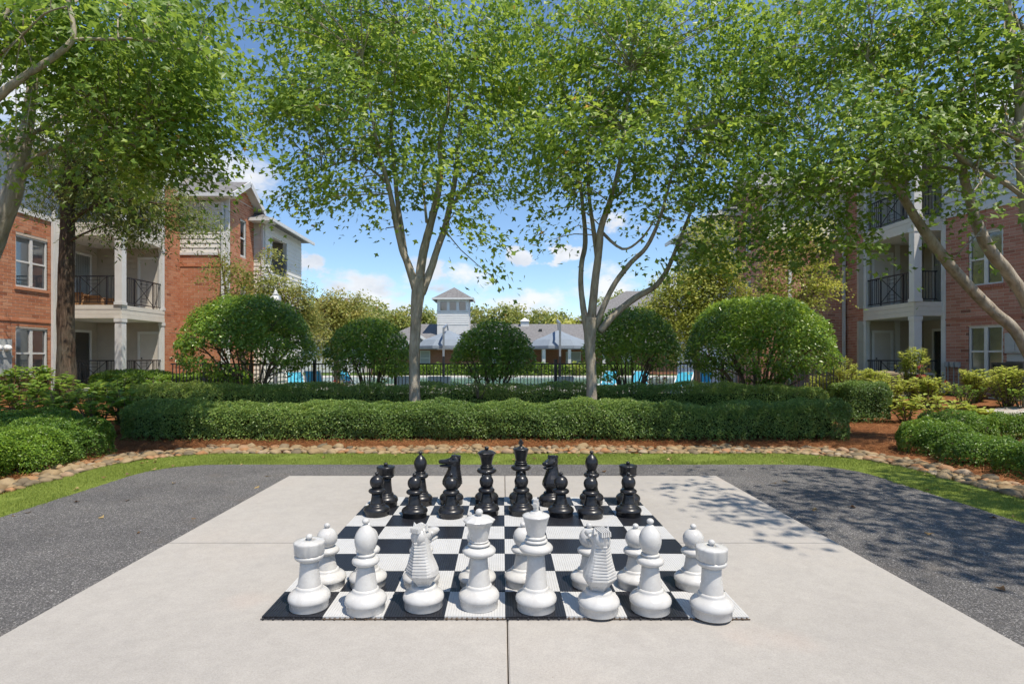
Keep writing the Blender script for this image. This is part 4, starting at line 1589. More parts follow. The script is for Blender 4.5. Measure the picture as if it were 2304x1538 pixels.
# ---- clubhouse beyond the pool
CB = thing('clubhouse', 'low brick clubhouse with grey roof and white cupola beyond pool', 'building', (1, 50, 0))
b_ = B().box(-11.5, 17, 50.0, 62, 0, 2.35)
b_.obj('wall', 'far_brick', CB)
fG = fac(-11.5, 49.99, 1, 0)
def px_s(px, d=50):
    return (px - VX) / FPX * d + 11.5
for a, c, z0, z1 in ((947, 966, .85, 2.0), (1275, 1305, .6, 1.9), (1220, 1226, .1, 2.1), (1090, 1120, .8, 2.0), (1400, 1425, .8, 2.0), (1150, 1180, .1, 2.1), (800, 825, .8, 2.0)):
    w_ = B(fG).box(px_s(a) - .08, px_s(c) + .08, .0, .05, z0 - .08, z1 + .08).obj('window', 'white_trim', CB)
    B(fG).box(px_s(a), px_s(c), .05, .06, z0, z1).obj('pane', 'panel_grey', w_)
    B(fG).box(px_s(a), px_s(c), .06, .075, (z0 + z1) / 2 - .04, (z0 + z1) / 2 + .04).obj('mullion', 'white_trim', w_)
rv_ = [(-12.1, 49.4, 2.35), (17.6, 49.4, 2.35), (17.6, 62.6, 2.35), (-12.1, 62.6, 2.35), (-8.5, 56, 4.75), (14, 56, 4.75)]
rf_ = B().add(rv_, [(0, 1, 5, 4), (1, 2, 5), (2, 3, 4, 5), (3, 0, 4), (3, 2, 1, 0)]).obj('roof', 'shingle', CB)
B().box(-12.1, 17.6, 49.33, 49.42, 2.17, 2.37).obj('gutter', 'white_trim', rf_)
# entrance gable at left and low porch roof at the right
B().add([(-8.6, 48.4, 2.3), (-5.6, 48.4, 2.3), (-7.1, 48.4, 3.35), (-8.6, 54, 2.3), (-5.6, 54, 2.3), (-7.1, 54, 3.35)], [(0, 2, 5, 3), (2, 1, 4, 5), (0, 1, 2)]).obj('porch_roof', 'shingle', CB)
B().bar((-8.65, 48.36, 2.28), (-7.1, 48.36, 3.36), .05, (0, 0, 1), .11).bar((-5.55, 48.36, 2.28), (-7.1, 48.36, 3.36), .05, (0, 0, 1), .11).obj('rake_board', 'white_trim', CB)
B().box(1.6, 8.8, 47.6, 50.2, 2.28, 2.42).obj('porch_fascia', 'white_trim', CB)
B().add([(1.4, 47.4, 2.42), (9, 47.4, 2.42), (8.4, 51, 3.1), (2, 51, 3.1)], [(0, 1, 2, 3)]).obj('porch_roof', 'shingle', CB)
for x in (3.45, 5.6, 8.5):
    column(CB, x, 47.9, 0, 2.28, .13)
# cupola: siding boards, three windows, pyramid roof
cx_, cy_ = -4.58, 54.0
B().box(cx_ - 1.45, cx_ + 1.45, cy_ - 1.45, cy_ + 1.45, 3.6, 5.72).obj('cupola_base', 'white_trim', CB)
fK = fac(cx_ - 1.45, cy_ - 1.45, 1, 0)
boards(CB, fK, .0, 2.9, 4.5, 5.70, 'white_trim', .2)
fK2 = fac(cx_ + 1.45, cy_ - 1.45, 0, 1)
for k in range(4):
    s = .02 + k * .87
    B(fK).box(s if k else 0, min(s + .26, 2.9), -.28, .03, 5.72, 6.72).obj('cupola_post', 'white_trim', CB)
B(fK).box(-.03, 2.93, -.1, .07, 5.70, 5.80).obj('cupola_sill', 'white_trim', CB)
B(fK).box(0, 2.9, -.3, .035, 6.60, 6.95).obj('cupola_head', 'white_trim', CB)
B().box(cx_ - 1.45, cx_ - 1.3, cy_ - 1.15, cy_ + 1.45, 5.72, 6.9).box(cx_ + 1.3, cx_ + 1.45, cy_ - 1.15, cy_ + 1.45, 5.72, 6.9).box(cx_ - 1.3, cx_ + 1.3, cy_ + 1.3, cy_ + 1.45, 5.72, 6.9).obj('cupola_wall', 'siding_grey', CB)
for k in range(3):
    s = .28 + k * .87
    B(fK).add([(s, -.1, 5.80), (s + .61, -.1, 5.80), (s + .61, -.1, 6.60), (s, -.1, 6.60)], [(0, 1, 2, 3)]).obj('cupola_pane', 'glass', CB)
e = 1.85
B().add([(cx_ - e, cy_ - e, 6.90), (cx_ + e, cy_ - e, 6.90), (cx_ + e, cy_ + e, 6.90), (cx_ - e, cy_ + e, 6.90), (cx_, cy_, 8.10)], [(0, 1, 4), (1, 2, 4), (2, 3, 4), (3, 0, 4), (3, 2, 1, 0)]).obj('cupola_roof', 'shingle', CB)
B().box(cx_ - e - .03, cx_ + e + .03, cy_ - e - .06, cy_ - e + .04, 6.78, 6.93).box(cx_ + e - .04, cx_ + e + .06, cy_ - e + .04, cy_ + e, 6.78, 6.93).box(cx_ - e - .06, cx_ - e + .04, cy_ - e + .04, cy_ + e, 6.78, 6.93).obj('cupola_gutter', 'white_trim', CB)
# small roof vents
B().box(1.75, 2.55, 55.2, 55.9, 4.4, 4.98).add([(1.65, 55.1, 4.98), (2.65, 55.1, 4.98), (2.65, 56, 4.98), (1.65, 56, 4.98), (2.15, 55.5, 5.35)], [(0, 1, 4), (1, 2, 4), (2, 3, 4), (3, 0, 4)]).obj('roof_vent', 'white_trim', CB)
B().box(3.4, 3.7, 53.6, 53.9, 3.8, 4.15).obj('roof_pipe', 'unit_dark', CB)
# distant house: only its hipped roof rises over the shrubs
HB = thing('hipped_house', 'distant house with steep grey hipped roof behind right trees', 'building', (18, 80, 0))
B().box(10, 27, 74, 88, 0, 6.4).obj('wall', 'far_brick', HB)
B().add([(9.4, 73.4, 6.4), (27.6, 73.4, 6.4), (27.6, 88.6, 6.4), (9.4, 88.6, 6.4), (17.3, 80, 10.75), (19.9, 80, 10.75)], [(0, 1, 5, 4), (1, 2, 5), (2, 3, 4, 5), (3, 0, 4), (3, 2, 1, 0)]).obj('roof', 'shingle', HB)
B().box(9.4, 27.6, 73.3, 73.42, 6.2, 6.42).obj('gutter', 'white_trim', HB)
# pale low house between the left shrubs
HB = thing('pale_house', 'pale far house glimpsed between the two left round shrubs', 'building', (-18, 58, 0))
B().box(-22, -13.5, 56, 64, 0, 3.0).obj('wall', 'siding_grey', HB)
B().add([(-22.5, 55.5, 3.0), (-13, 55.5, 3.0), (-13, 64.5, 3.0), (-22.5, 64.5, 3.0), (-19, 60, 5.0), (-16.5, 60, 5.0)], [(0, 1, 5, 4), (1, 2, 5), (2, 3, 4, 5), (3, 0, 4), (3, 2, 1, 0)]).obj('roof', 'shingle', HB)
w_ = B().box(-16.6, -15.2, 55.95, 56, 1.0, 2.3).obj('window', 'white_trim', HB)
B().box(-16.5, -15.3, 55.93, 55.95, 1.1, 2.2).obj('pane', 'panel_grey', w_)

# ------------------------------------------------------------------ fence, lamp, pool furniture
fence = thing('iron_fence', 'black iron picket fence between the round shrubs and the pool', 'fence', (0, 16, 0))
x0, x1, fy = -9.3, 9.5, 16.0
B().box(x0, x1, fy - .02, fy + .02, 1.30, 1.335).obj('top_rail', 'iron', fence)
B().box(x0, x1, fy - .018, fy + .018, .12, .15).obj('bottom_rail', 'iron', fence)
pk = B().box(-.010, .010, -.010, .010, .04, 1.30).mesh('picket', 'iron')
k = 0
x = x0 + .05
while x < x1:
    o = link('picket', pk, fence)
    o.location = (x, fy, 0)
    x += .0975
ps = B().box(-.04, .04, -.04, .04, 0, 1.42).box(-.05, .05, -.05, .05, 1.42, 1.45).mesh('post', 'iron')
for px in (460, 708, 890, 1250, 1625, 1805):
    o = link('post', ps, fence)
    o.location = ((px - VX) / FPX * fy, fy, 0)

lamp = thing('street_lamp', 'white acorn globe lamp rising behind the big left shrub', 'street lamp', (-6.79, 17.05, 0))
q = P(620, 678, 17.05)
B().lathe([(.14, 0), (.14, .1), (.09, .35), (.055, .5), (.05, q.z - .30), (.09, q.z - .28), (.10, q.z - .17)], 16, (q.x, q.y, 0)).obj('post', 'white_trim', lamp)
B().lathe([(.09, -.17), (.12, -.12), (.155, -.02), (.165, .06), (.15, .13), (.10, .17), (.085, .185), (.085, .20)], 20, tuple(q)).obj('globe', 'globe', lamp)
B().lathe([(.10, .195), (.085, .225), (.05, .25), (.055, .28), (.045, .31), (.02, .335), (.004, .35)], 16, tuple(q)).obj('finial', 'globe', lamp)


def umbrella(px, d, top, lb):
    x = (px - VX) / FPX * d
    t_ = thing('cantilever_umbrella', lb, 'umbrella', (x, d, 0), 'poolside cantilever umbrellas')
    zt = CH + (VY - top) / FPX * d
    B().box(x - .5, x + .5, d - .5, d + .5, .012, .06).obj('base_plate', 'iron', t_)
    B().box(x - .06, x + .06, d - .06, d + .06, .06, 1.55).obj('pole_sleeve', 'iron', t_)
    B().box(x - .05, x + .05, d - .05, d + .05, 1.55, zt).obj('pole', 'steel', t_)
    B().bar((x, d - .05, zt - .02), (x + .02, d + 1.6, zt + .25), .045, (0, 0, 1), .05).obj('arm', 'steel', t_)
    cy, R_, ze, za = d + 1.75, 1.72, 2.10, 2.98
    n_ = 8
    vs = [(x + .08, cy, za)]
    for k in range(n_):
        a = 2 * PI * (k + .5) / n_
        for rr_, zz_ in ((.45, za - .33), (.8, za - .55), (1.0, ze), (1.0, ze - .14)):
            vs.append((x + .08 + R_ * rr_ * math.cos(a), cy + R_ * rr_ * math.sin(a), zz_))
    fs = []
    for k in range(n_):
        i, j = 1 + 4 * k, 1 + 4 * ((k + 1) % n_)
        fs.append((0, i, j))
        for q in range(3):
            fs.append((i + q, i + q + 1, j + q + 1, j + q))
    B().add(vs, fs).obj('canopy', 'umbrella_cloth', t_)
    for k in range(n_):
        a = 2 * PI * (k + .5) / n_
        B().bar((x + .08, cy, za - .08), (x + .08 + R_ * math.cos(a) * .98, cy + R_ * math.sin(a) * .98, ze + .01), .012).obj('rib', 'steel', t_)
    B().bar((x + .04, cy - .1, zt + .2), (x + .08, cy, za - .1), .03).obj('hub', 'steel', t_)


umbrella(998, 29.2, 738, 'grey pool umbrella by the left maple trunk')
umbrella(1260, 29.2, 727, 'grey pool umbrella between middle shrub and right maple trunk')


def planter(px, d, w_, lb):
    x = (px - VX) / FPX * d
    t_ = thing('planter', lb, 'planter', (x, d, 0), 'square blue planters by the pool')
    b_ = B()
    r0, r1, h_ = w_ * .43, w_ * .5, .55
    vs = [(x - r0, d - r0, .012), (x + r0, d - r0, .012), (x + r0, d + r0, .012), (x - r0, d + r0, .012), (x - r1, d - r1, h_), (x + r1, d - r1, h_), (x + r1, d + r1, h_), (x - r1, d + r1, h_)]
    ri = r1 - .06
    vs += [(x - ri, d - ri, h_), (x + ri, d - ri, h_), (x + ri, d + ri, h_), (x - ri, d + ri, h_), (x - ri, d - ri, h_ - .1), (x + ri, d - ri, h_ - .1), (x + ri, d + ri, h_ - .1), (x - ri, d + ri, h_ - .1)]
    fs = [(0, 1, 5, 4), (1, 2, 6, 5), (2, 3, 7, 6), (3, 0, 4, 7), (3, 2, 1, 0)]
    for a, c in ((4, 8), (8, 12)):
        fs += [(a + i, a + (i + 1) % 4, c + (i + 1) % 4, c + i) for i in range(4)]
    b_.add(vs, fs).obj('tub', 'planter', t_)
    B().box(x - ri, x + ri, d - ri, d + ri, h_ - .12, h_ - .06).obj('soil', 'mulch', t_)


planter(978, 28.2, .62, 'left blue planter of the pair at left umbrella pole')
planter(1001, 28.2, .50, 'right blue planter of the pair at left umbrella pole')
planter(1268, 28.2, .95, 'wide blue planter at the right umbrella pole')
planter(907, 28.5, .62, 'dark blue planter touching the left maple trunk')


def lounger(px, d, rot, lb):
    x = (px - VX) / FPX * d
    t_ = thing('pool_lounger', lb, 'lounger', (x, d, .012), 'turquoise pool loungers')
    t_.rotation_euler = (0, 0, rot)
    b_ = B()
    for s in (-.33, .33):
        b_.bar((s, -.95, .34), (s, .35, .34), .022)
        b_.bar((s, .35, .34), (s, .95, .88), .022)
    b_.bar((-.33, -.95, .34), (.33, -.95, .34), .022).bar((-.33, .95, .88), (.33, .95, .88), .022)
    b_.obj('frame', 'sling_white', t_, True)
    B().box(-.31, .31, -.93, .34, .345, .36).obj('seat', 'sling_blue', t_, True)
    B().add([(-.31, .36, .36), (.31, .36, .36), (.31, .93, .875), (-.31, .93, .875), (-.31, .37, .345), (.31, .37, .345), (.31, .94, .86), (-.31, .94, .86)],
            [(0, 1, 2, 3), (7, 6, 5, 4), (0, 4, 5, 1), (2, 6, 7, 3), (1, 5, 6, 2), (3, 7, 4, 0)]).obj('backrest', 'sling_blue', t_, True)
    for (sx_, sy) in ((-.33, -.8), (.33, -.8), (-.33, .45), (.33, .45)):
        B().bar((sx_, sy, .34), (sx_ * 1.05, sy, 0), .022).obj('leg', 'sling_white', t_, True)
    B().box(-.16, .16, .30, .37, .36, .46).obj('towel_roll', 'sling_white', t_, True)


lounger(672, 23.0, .55, 'turquoise lounger nearest the big left shrub behind the fence')
lounger(712, 24.2, .5, 'turquoise lounger just right of the fence post by left shrub')
lounger(778, 25.0, .5, 'turquoise lounger seen through the second round shrub')
lounger(1368, 24.5, -.3, 'turquoise lounger behind right maple trunk, seen through a shrub')
lounger(1440, 24.0, -.3, 'turquoise lounger seen through the fourth round shrub')
lounger(1528, 23.0, -.6, 'left turquoise lounger of the pair between the right shrubs')
lounger(1574, 23.6, -.6, 'right turquoise lounger of the pair between the right shrubs')
for px, d, lb in ((742, 22.5, 'low dark brown table beside turquoise loungers at the left'),):
    x = (px - VX) / FPX * d
    t_ = thing('low_table', lb, 'table', (x, d, 0))
    B().box(x - .55, x + .55, d - .35, d + .35, .36, .42).obj('table_top', 'brown_wood', t_)
    for sx_ in (-.48, .48):
        for sy in (-.28, .28):
            B().box(x + sx_ - .03, x + sx_ + .03, d + sy - .03, d + sy + .03, .012, .36).obj('leg', 'brown_wood', t_)

# ------------------------------------------------------------------ trees
def rand_unit(n):
    return norm(rng.normal(0, 1, (n, 3)))


def crown_leaves(blobs, d0, dy, leaf, lai, droop=.35, clump=(.26, .13), upw=.9, tint0=.45, tvar=.17, tilt=0.0):
    """blobs: (px, py, rx, ry [, depth offset [, density]]) in photo pixels at depth d0; returns arrays and clump centres"""
    Cs, Ts, CC = [], [], []
    for bl in blobs:
        px, py, rx, ry = bl[:4]
        off = bl[4] if len(bl) > 4 else 0.0
        den = bl[5] if len(bl) > 5 else 1.0
        if tilt:
            off += tilt * max(-.7, min(2.0, (170 - py) / 260.0))
            den *= .22 if py < -40 else 1.0
        d = d0 + off
        c = np.array(P(px, py, d))
        ra = np.array([rx / FPX * d, dy * min(1.0, rx / 130.0), ry / FPX * d])
        area = PI * ra[0] * ra[2]
        nleaf = int(area * lai * den / (leaf * leaf * .42))
        ncl = max(3, nleaf // 52)
        u = rand_unit(ncl) * (rng.random(ncl) ** .42)[:, None]
        cc = c + u * ra
        CC.append(cc)
        rep = rng.integers(0, ncl, nleaf)
        g = rng.normal(0, 1, (nleaf, 3)) * np.array([clump[0], clump[0], clump[1]])
        # sprays hang down away from their centre
        g[:, 2] -= .25 * (g[:, 0] ** 2 + g[:, 1] ** 2) / max(clump[0], .01)
        Cs.append(cc[rep] + g)
        ct = rng.normal(0, tvar, ncl)
        Ts.append(tint0 + ct[rep] + rng.normal(0, .11, nleaf) + .05 * g[:, 2] / clump[1])
    C = np.concatenate(Cs)
    T = np.concatenate(Ts)
    n = len(C)
    ax = C - np.array([C[:, 0].mean(), C[:, 1].mean(), 0])
    ax[:, 2] = 0
    N = norm(norm(ax) * .55 + np.array([0, 0, upw * .75]) + rng.normal(0, .5, (n, 3)))
    D = norm(rng.normal(0, 1, (n, 3)) + np.array([0, 0, -droop * 2]))
    S = leaf * rng.uniform(.65, 1.25, n)
    rare = rng.random(n) < .004
    T = np.where(rare, 1.0, np.minimum(T, .87))
    return C, N, D, S, T, np.concatenate(CC)


def tree(name, label, group, limbs, blobs, d0, dy=2.3, leaf=.12, lai=2.75, kind='maple', mat='maple_leaf', bark='maple_bark', cat='tree', twigs=90, base=None,
         droop=.35, clump=(.26, .13), tint0=.5, tvar=.2, upw=.9, twr=.014, sides=10, tilt=0.0):
    """limbs: lists of (px, py, width px [, depth offset]); the first is the trunk"""
    allp = []
    first = limbs[0][0]
    q0 = P(first[0], first[1], d0 + (first[3] if len(first) > 3 else 0))
    t_ = thing(name, label, cat, (q0.x, q0.y, hz(q0.x, q0.y)), group)
    for li, lm in enumerate(limbs):
        pts = []
        drift = random.uniform(-1.2, 1.2) if li else 0
        m_ = len(lm)
        for i, q in enumerate(lm):
            off = q[3] if len(q) > 3 else drift * (i / max(1, m_ - 1)) ** 1.3
            d = d0 + off
            v = P(q[0], q[1], d)
            pts.append((v.x, v.y, v.z, q[2] / FPX * d / 2 * math.cos(math.atan(abs(min(q[0], 2500) - VX) / FPX))))
        if li == 0:
            gz = hz(pts[0][0], pts[0][1])
            pts[0] = (pts[0][0], pts[0][1], gz - .05, pts[0][3] * 1.25)
        sm = catmull(pts, 4)
        if li == 0 and len(sm) > 3:
            b3 = np.array(sm[1])
            sm.insert(1, np.array([(sm[0][0] + b3[0]) / 2, (sm[0][1] + b3[1]) / 2, sm[0][2] + .18, pts[0][3] * .86]))
            sm.sort(key=lambda q: q[2]) if sm[-1][2] > sm[0][2] and abs(sm[-1][0] - sm[0][0]) < .5 else None
        b_ = B().tube([q[:3] for q in sm], [max(.006, q[3]) for q in sm], sides if li == 0 else 8, True, .045)
        b_.obj('trunk' if li == 0 else 'limb', bark, t_)
        if li or len(limbs) < 3:
            allp += [q for q in sm[len(sm) // 3:]]
    C, N, D, S, T, CC = crown_leaves(blobs, d0, dy, leaf, lai, droop, clump, upw, tint0, tvar, tilt)
    leaf_obj('crown', C, N, D, S, T, kind, mat, t_)
    if twigs and allp:
        A = np.array(allp)
        b_ = B()
        for k in rng.choice(len(CC), min(twigs, len(CC)), replace=False):
            c = CC[k]
            # reach the clump from a lower, near point of a limb
            dist = np.linalg.norm(A[:, :3] - c, axis=1) + .5 * np.maximum(0, A[:, 2] - c[2] - .6)
            a = A[int(np.argmin(dist))]
            if np.linalg.norm(a[:3] - c) > 2.6:
                continue
            r0 = min(twr, a[3] * .7)
            mid = (a[:3] * .5 + c * .5) + np.array([random.uniform(-.15, .15), random.uniform(-.15, .15), random.uniform(.0, .28)])
            tip = c + (c - mid) * .25
            sm = catmull([tuple(a[:3]), tuple(mid), tuple(c), tuple(tip)], 2)
            m_ = len(sm)
            b_.tube([tuple(q) for q in sm], [r0 * (1 - .75 * i / (m_ - 1)) for i in range(m_)], 5, False, .05)
        if b_.v:
            o = b_.obj('twigs', bark, t_)
            o['kind'] = 'stuff'
    return t_


MG = 'maples around the chess terrace'
T1 = [[(934, 975, 33), (933, 880, 28), (932, 800, 27), (935, 740, 27), (938, 690, 31), (942, 650, 36), (944, 625, 34)],
      [(936, 650, 24), (920, 600, 20), (905, 560, 18), (893, 510, 16), (883, 460, 14), (872, 410, 12), (850, 330, 9), (835, 250, 7), (815, 130, 5)],
      [(912, 570, 13), (903, 510, 13), (894, 450, 12), (887, 370, 10), (880, 290, 9), (888, 180, 6), (900, 60, 5)],
      [(942, 640, 25), (950, 580, 23), (962, 530, 21), (975, 480, 19), (986, 430, 17), (992, 380, 13), (990, 310, 10), (1010, 230, 8), (1000, 90, 6)],
      [(948, 660, 24), (968, 610, 20), (984, 560, 18), (1000, 515, 17), (1012, 465, 15), (1024, 400, 13), (1032, 320, 11), (1040, 270, 10), (1062, 190, 7), (1070, 60, 6)],
      [(1014, 470, 9), (1035, 435, 8), (1065, 400, 7), (1110, 375, 6), (1150, 310, 4)],
      [(870, 410, 8), (840, 385, 6), (800, 360, 5), (740, 375, 4), (680, 400, 3)],
      [(960, 500, 8), (955, 450, 6), (950, 400, 4)]]
C1 = [(700, 170, 135, 150), (640, 250, 70, 80), (850, 90, 180, 160), (1020, 120, 150, 170), (800, 290, 130, 90), (690, 370, 85, 60), (665, 425, 50, 38, 0, .8), (640, 455, 26, 26, 0, .7), (715, 455, 30, 26, 0, .7),
      (770, 400, 70, 48), (800, 440, 22, 22, 0, .7), (940, 330, 85, 75, .3), (960, 410, 65, 50, .3, .8), (1075, 320, 90, 95), (1060, 430, 70, 45, 0, .8), (1040, 490, 50, 30, 0, .8), (1095, 540, 32, 45, 0, .8), (1112, 600, 18, 38, 0, .7),
      (1140, 400, 40, 60, 0, .8), (855, 510, 26, 20, .3, .5), (880, 480, 18, 18, .3, .5), (620, 190, 50, 70), (1160, 110, 90, 150, .6), (1150, 260, 70, 80, .4, .9), (760, 60, 130, 110, .5), (930, 220, 110, 80, .3), (870, -110, 270, 130), (850, -260, 230, 110), (1040, -180, 150, 130)]
slim = lambda T: [[(q[0], q[1], q[2] * .87) + tuple(q[3:]) for q in lm] for lm in T]
tree('maple_tree', 'tall maple whose trunk stands left of the middle round shrub', MG, slim(T1), C1, 11.7, twigs=170, tilt=1.1, tint0=.58, tvar=.24)
T2 = [[(1331, 975, 34), (1331, 890, 28), (1330, 830, 27), (1327, 780, 28), (1328, 740, 34), (1330, 715, 36)],
      [(1322, 745, 20), (1312, 690, 16), (1307, 640, 14), (1309, 590, 13), (1317, 545, 13), (1312, 470, 10), (1300, 370, 7), (1285, 250, 5)],
      [(1330, 725, 25), (1336, 660, 21), (1343, 600, 20), (1349, 550, 19), (1353, 510, 17), (1372, 455, 15), (1392, 380, 11), (1405, 290, 8), (1420, 160, 6)],
      [(1344, 590, 11), (1336, 520, 12), (1325, 440, 9), (1322, 360, 7), (1330, 250, 5)],
      [(1340, 735, 18), (1362, 680, 15), (1385, 635, 14), (1420, 590, 13), (1455, 555, 11), (1485, 490, 9), (1510, 400, 7), (1540, 300, 5)],
      [(1350, 745, 20), (1385, 705, 18), (1430, 670, 17), (1475, 643, 15), (1502, 605, 12), (1525, 550, 10), (1545, 500, 9), (1575, 420, 7), (1590, 330, 5)],
      [(1352, 520, 9), (1400, 560, 7), (1440, 540, 6), (1470, 500, 4)],
      [(1375, 450, 8), (1420, 410, 7), (1450, 340, 5)]]
C2 = [(1290, 130, 170, 170), (1480, 120, 180, 170), (1240, 300, 100, 110), (1225, 420, 55, 75, 0, .9), (1215, 510, 30, 40, 0, .7), (1290, 390, 60, 60, .3, .9), (1375, 320, 120, 95), (1440, 410, 60, 50, .4, .7), (1550, 320, 120, 120),
      (1590, 430, 85, 85), (1560, 560, 70, 55, .5, .75), (1620, 560, 60, 60, 0, .8), (1670, 260, 110, 140), (1470, 480, 42, 42, .5, .6), (1330, 460, 30, 30, .5, .5), (1250, 540, 16, 22, 0, .5),
      (1200, 200, 80, 120, .3), (1400, 220, 120, 80, .4), (1620, 130, 110, 120, .4), (1430, 580, 26, 26, .4, .5), (1400, -110, 280, 130), (1440, -270, 240, 120), (1650, -120, 150, 130)]
tree('maple_tree', 'tall maple forking low between the middle and fourth round shrubs', MG, slim(T2), C2, 11.9, twigs=170, tilt=1.1, tint0=.58, tvar=.24)

TR = [[(2410, 990, 60), (2370, 890, 50), (2330, 820, 42), (2285, 745, 37), (2235, 700, 35), (2185, 650, 34), (2140, 600, 33), (2100, 548, 31), (2060, 490, 27), (2030, 440, 24), (2000, 395, 23)],
      [(2003, 398, 18), (1975, 365, 13), (1940, 350, 10), (1890, 345, 8), (1830, 320, 5)],
      [(2000, 400, 17), (1988, 360, 14), (1980, 310, 11), (1965, 230, 8), (1950, 120, 6)],
      [(2010, 395, 9), (1970, 390, 7), (1920, 405, 6), (1870, 425, 5), (1820, 450, 4)],
      [(2345, 830, 40), (2330, 740, 40), (2305, 670, 40), (2265, 610, 38), (2225, 560, 36), (2197, 500, 33), (2180, 440, 28), (2165, 380, 24), (2160, 310, 18), (2165, 220, 14), (2155, 110, 10)],
      [(2160, 385, 14), (2110, 375, 9), (2070, 385, 7), (2030, 400, 5)]]
CR = [(1800, 130, 150, 160), (1990, 100, 170, 150), (1830, 320, 140, 105), (1790, 440, 110, 80), (1730, 520, 75, 65, 0, .9), (1830, 560, 70, 50, 0, .9), (1905, 480, 65, 65, 0, .8), (1930, 350, 110, 90), (2060, 290, 110, 95),
      (2040, 420, 60, 40, 0, .7), (2130, 200, 120, 120), (2230, 330, 80, 80, 0, .8), (2155, 470, 34, 40, 0, .7), (2165, 560, 16, 30, 0, .6), (1940, 570, 26, 40, 0, .6), (1720, 380, 85, 90), (1990, -110, 260, 120), (1790, -90, 170, 120),
      (1960, 540, 18, 24, 0, .5)]
tree('maple_tree', 'maple with two mottled trunks leaning in from the right edge', MG, slim(TR), CR, 10.2, dy=2.1, lai=3.0, leaf=.105, twigs=140, tint0=.46, tilt=.8)
TR3 = [[(2450, 1040, 70), (2400, 800, 55), (2345, 600, 44), (2310, 480, 34), (2300, 380, 30), (2296, 270, 27), (2290, 170, 24), (2272, 60, 20), (2262, -80, 14)],
       [(2303, 440, 20), (2260, 410, 16), (2210, 385, 14), (2150, 345, 13), (2100, 300, 12), (2050, 245, 10), (2000, 190, 8), (1950, 130, 6)],
       [(2340, 110, 18), (2300, 60, 14), (2255, 25, 11), (2210, -5, 9), (2160, -50, 6)],
       [(2320, 330, 14), (2260, 300, 8), (2200, 290, 5)]]
CR3 = [(2230, 130, 80, 100), (2150, 60, 120, 80), (2290, 330, 40, 60, 0, .7), (2200, 440, 45, 30, 0, .7), (2270, 440, 35, 30, 0, .7), (2280, -60, 160, 90), (2050, -60, 160, 100), (2380, 200, 60, 200), (2100, 180, 80, 60)]
tree('maple_tree', 'maple with slim upright trunk along the upper right edge', MG, TR3, CR3, 8.9, dy=1.4, twigs=70, tint0=.44, tilt=.6)

TL = [[(-190, 1015, 90), (-120, 830, 76), (-62, 660, 68), (-15, 540, 60), (22, 450, 52), (42, 380, 44), (58, 300, 36), (70, 220, 28), (80, 140, 25), (88, 60, 23), (98, -60, 18)],
      [(50, 385, 15), (85, 352, 13), (120, 335, 11), (165, 322, 10), (215, 315, 9), (255, 312, 7), (310, 330, 4)],
      [(72, 300, 15), (105, 285, 13), (150, 258, 11), (195, 235, 9), (240, 220, 7), (300, 190, 5)],
      [(28, 420, 9), (20, 380, 8), (16, 330, 7), (24, 270, 5)],
      [(90, 60, 12), (140, 20, 9), (200, -10, 6)]]
CL_ = [(330, 60, 190, 110), (440, 170, 100, 120), (300, 210, 160, 110), (190, 130, 130, 110), (380, 300, 120, 75), (470, 280, 60, 65), (240, 330, 110, 60, 0, .9), (370, 345, 85, 36, 0, .85), (505, 290, 40, 45, 0, .7), (110, 400, 60, 35, .2, .6),
       (60, 150, 50, 60, 0, .5), (30, 300, 36, 60, 0, .5), (300, -80, 220, 100), (100, -100, 160, 90), (160, 230, 60, 50, 0, .7)]
tree('maple_tree', 'maple with pale leaning trunk at the left edge', MG, TL, CL_, 9.0, dy=1.9, lai=3.9, leaf=.105, twigs=120, tint0=.40, tilt=.6)
TL2 = [[(-430, 1080, 80), (-330, 800, 60), (-200, 480, 44), (-80, 290, 30), (0, 214, 24), (55, 172, 20), (105, 140, 18), (145, 110, 16), (165, 85, 15), (163, 45, 13), (152, 0, 12), (150, -60, 10)],
       [(166, 90, 10), (200, 88, 9), (240, 89, 9), (295, 88, 8), (345, 93, 7), (395, 108, 5), (440, 125, 4)],
       [(-60, 150, 26), (-10, 60, 22), (25, 10, 18), (50, -60, 14)],
       [(0, 125, 7), (50, 80, 6), (100, 32, 5), (150, 15, 4)]]
CL2 = [(230, 40, 150, 60), (420, 60, 110, 70), (60, 60, 70, 60, 0, .6), (250, -70, 250, 70), (480, 120, 70, 60, 0, .8), (20, 250, 30, 40, 0, .4), (-80, 60, 120, 150)]
tree('maple_tree', 'maple branch arching in at the upper left corner', MG, TL2, CL2, 7.4, dy=1.2, twigs=60, tint0=.38, tilt=.4)

# maple out of the frame on the right: its leaves dapple the asphalt
D_S = 1.75


def mb(x, z, rx, rz, off=0.0, den=1.0):
    d = D_S + off
    return (VX + x / d * FPX, VY - (z - CH) / d * FPX, rx / d * FPX, rz / d * FPX, off, den)


def ml(x, z, w_, off=0.0):
    d = D_S + off
    return (VX + x / d * FPX, VY - (z - CH) / d * FPX, w_ / d * FPX, off)


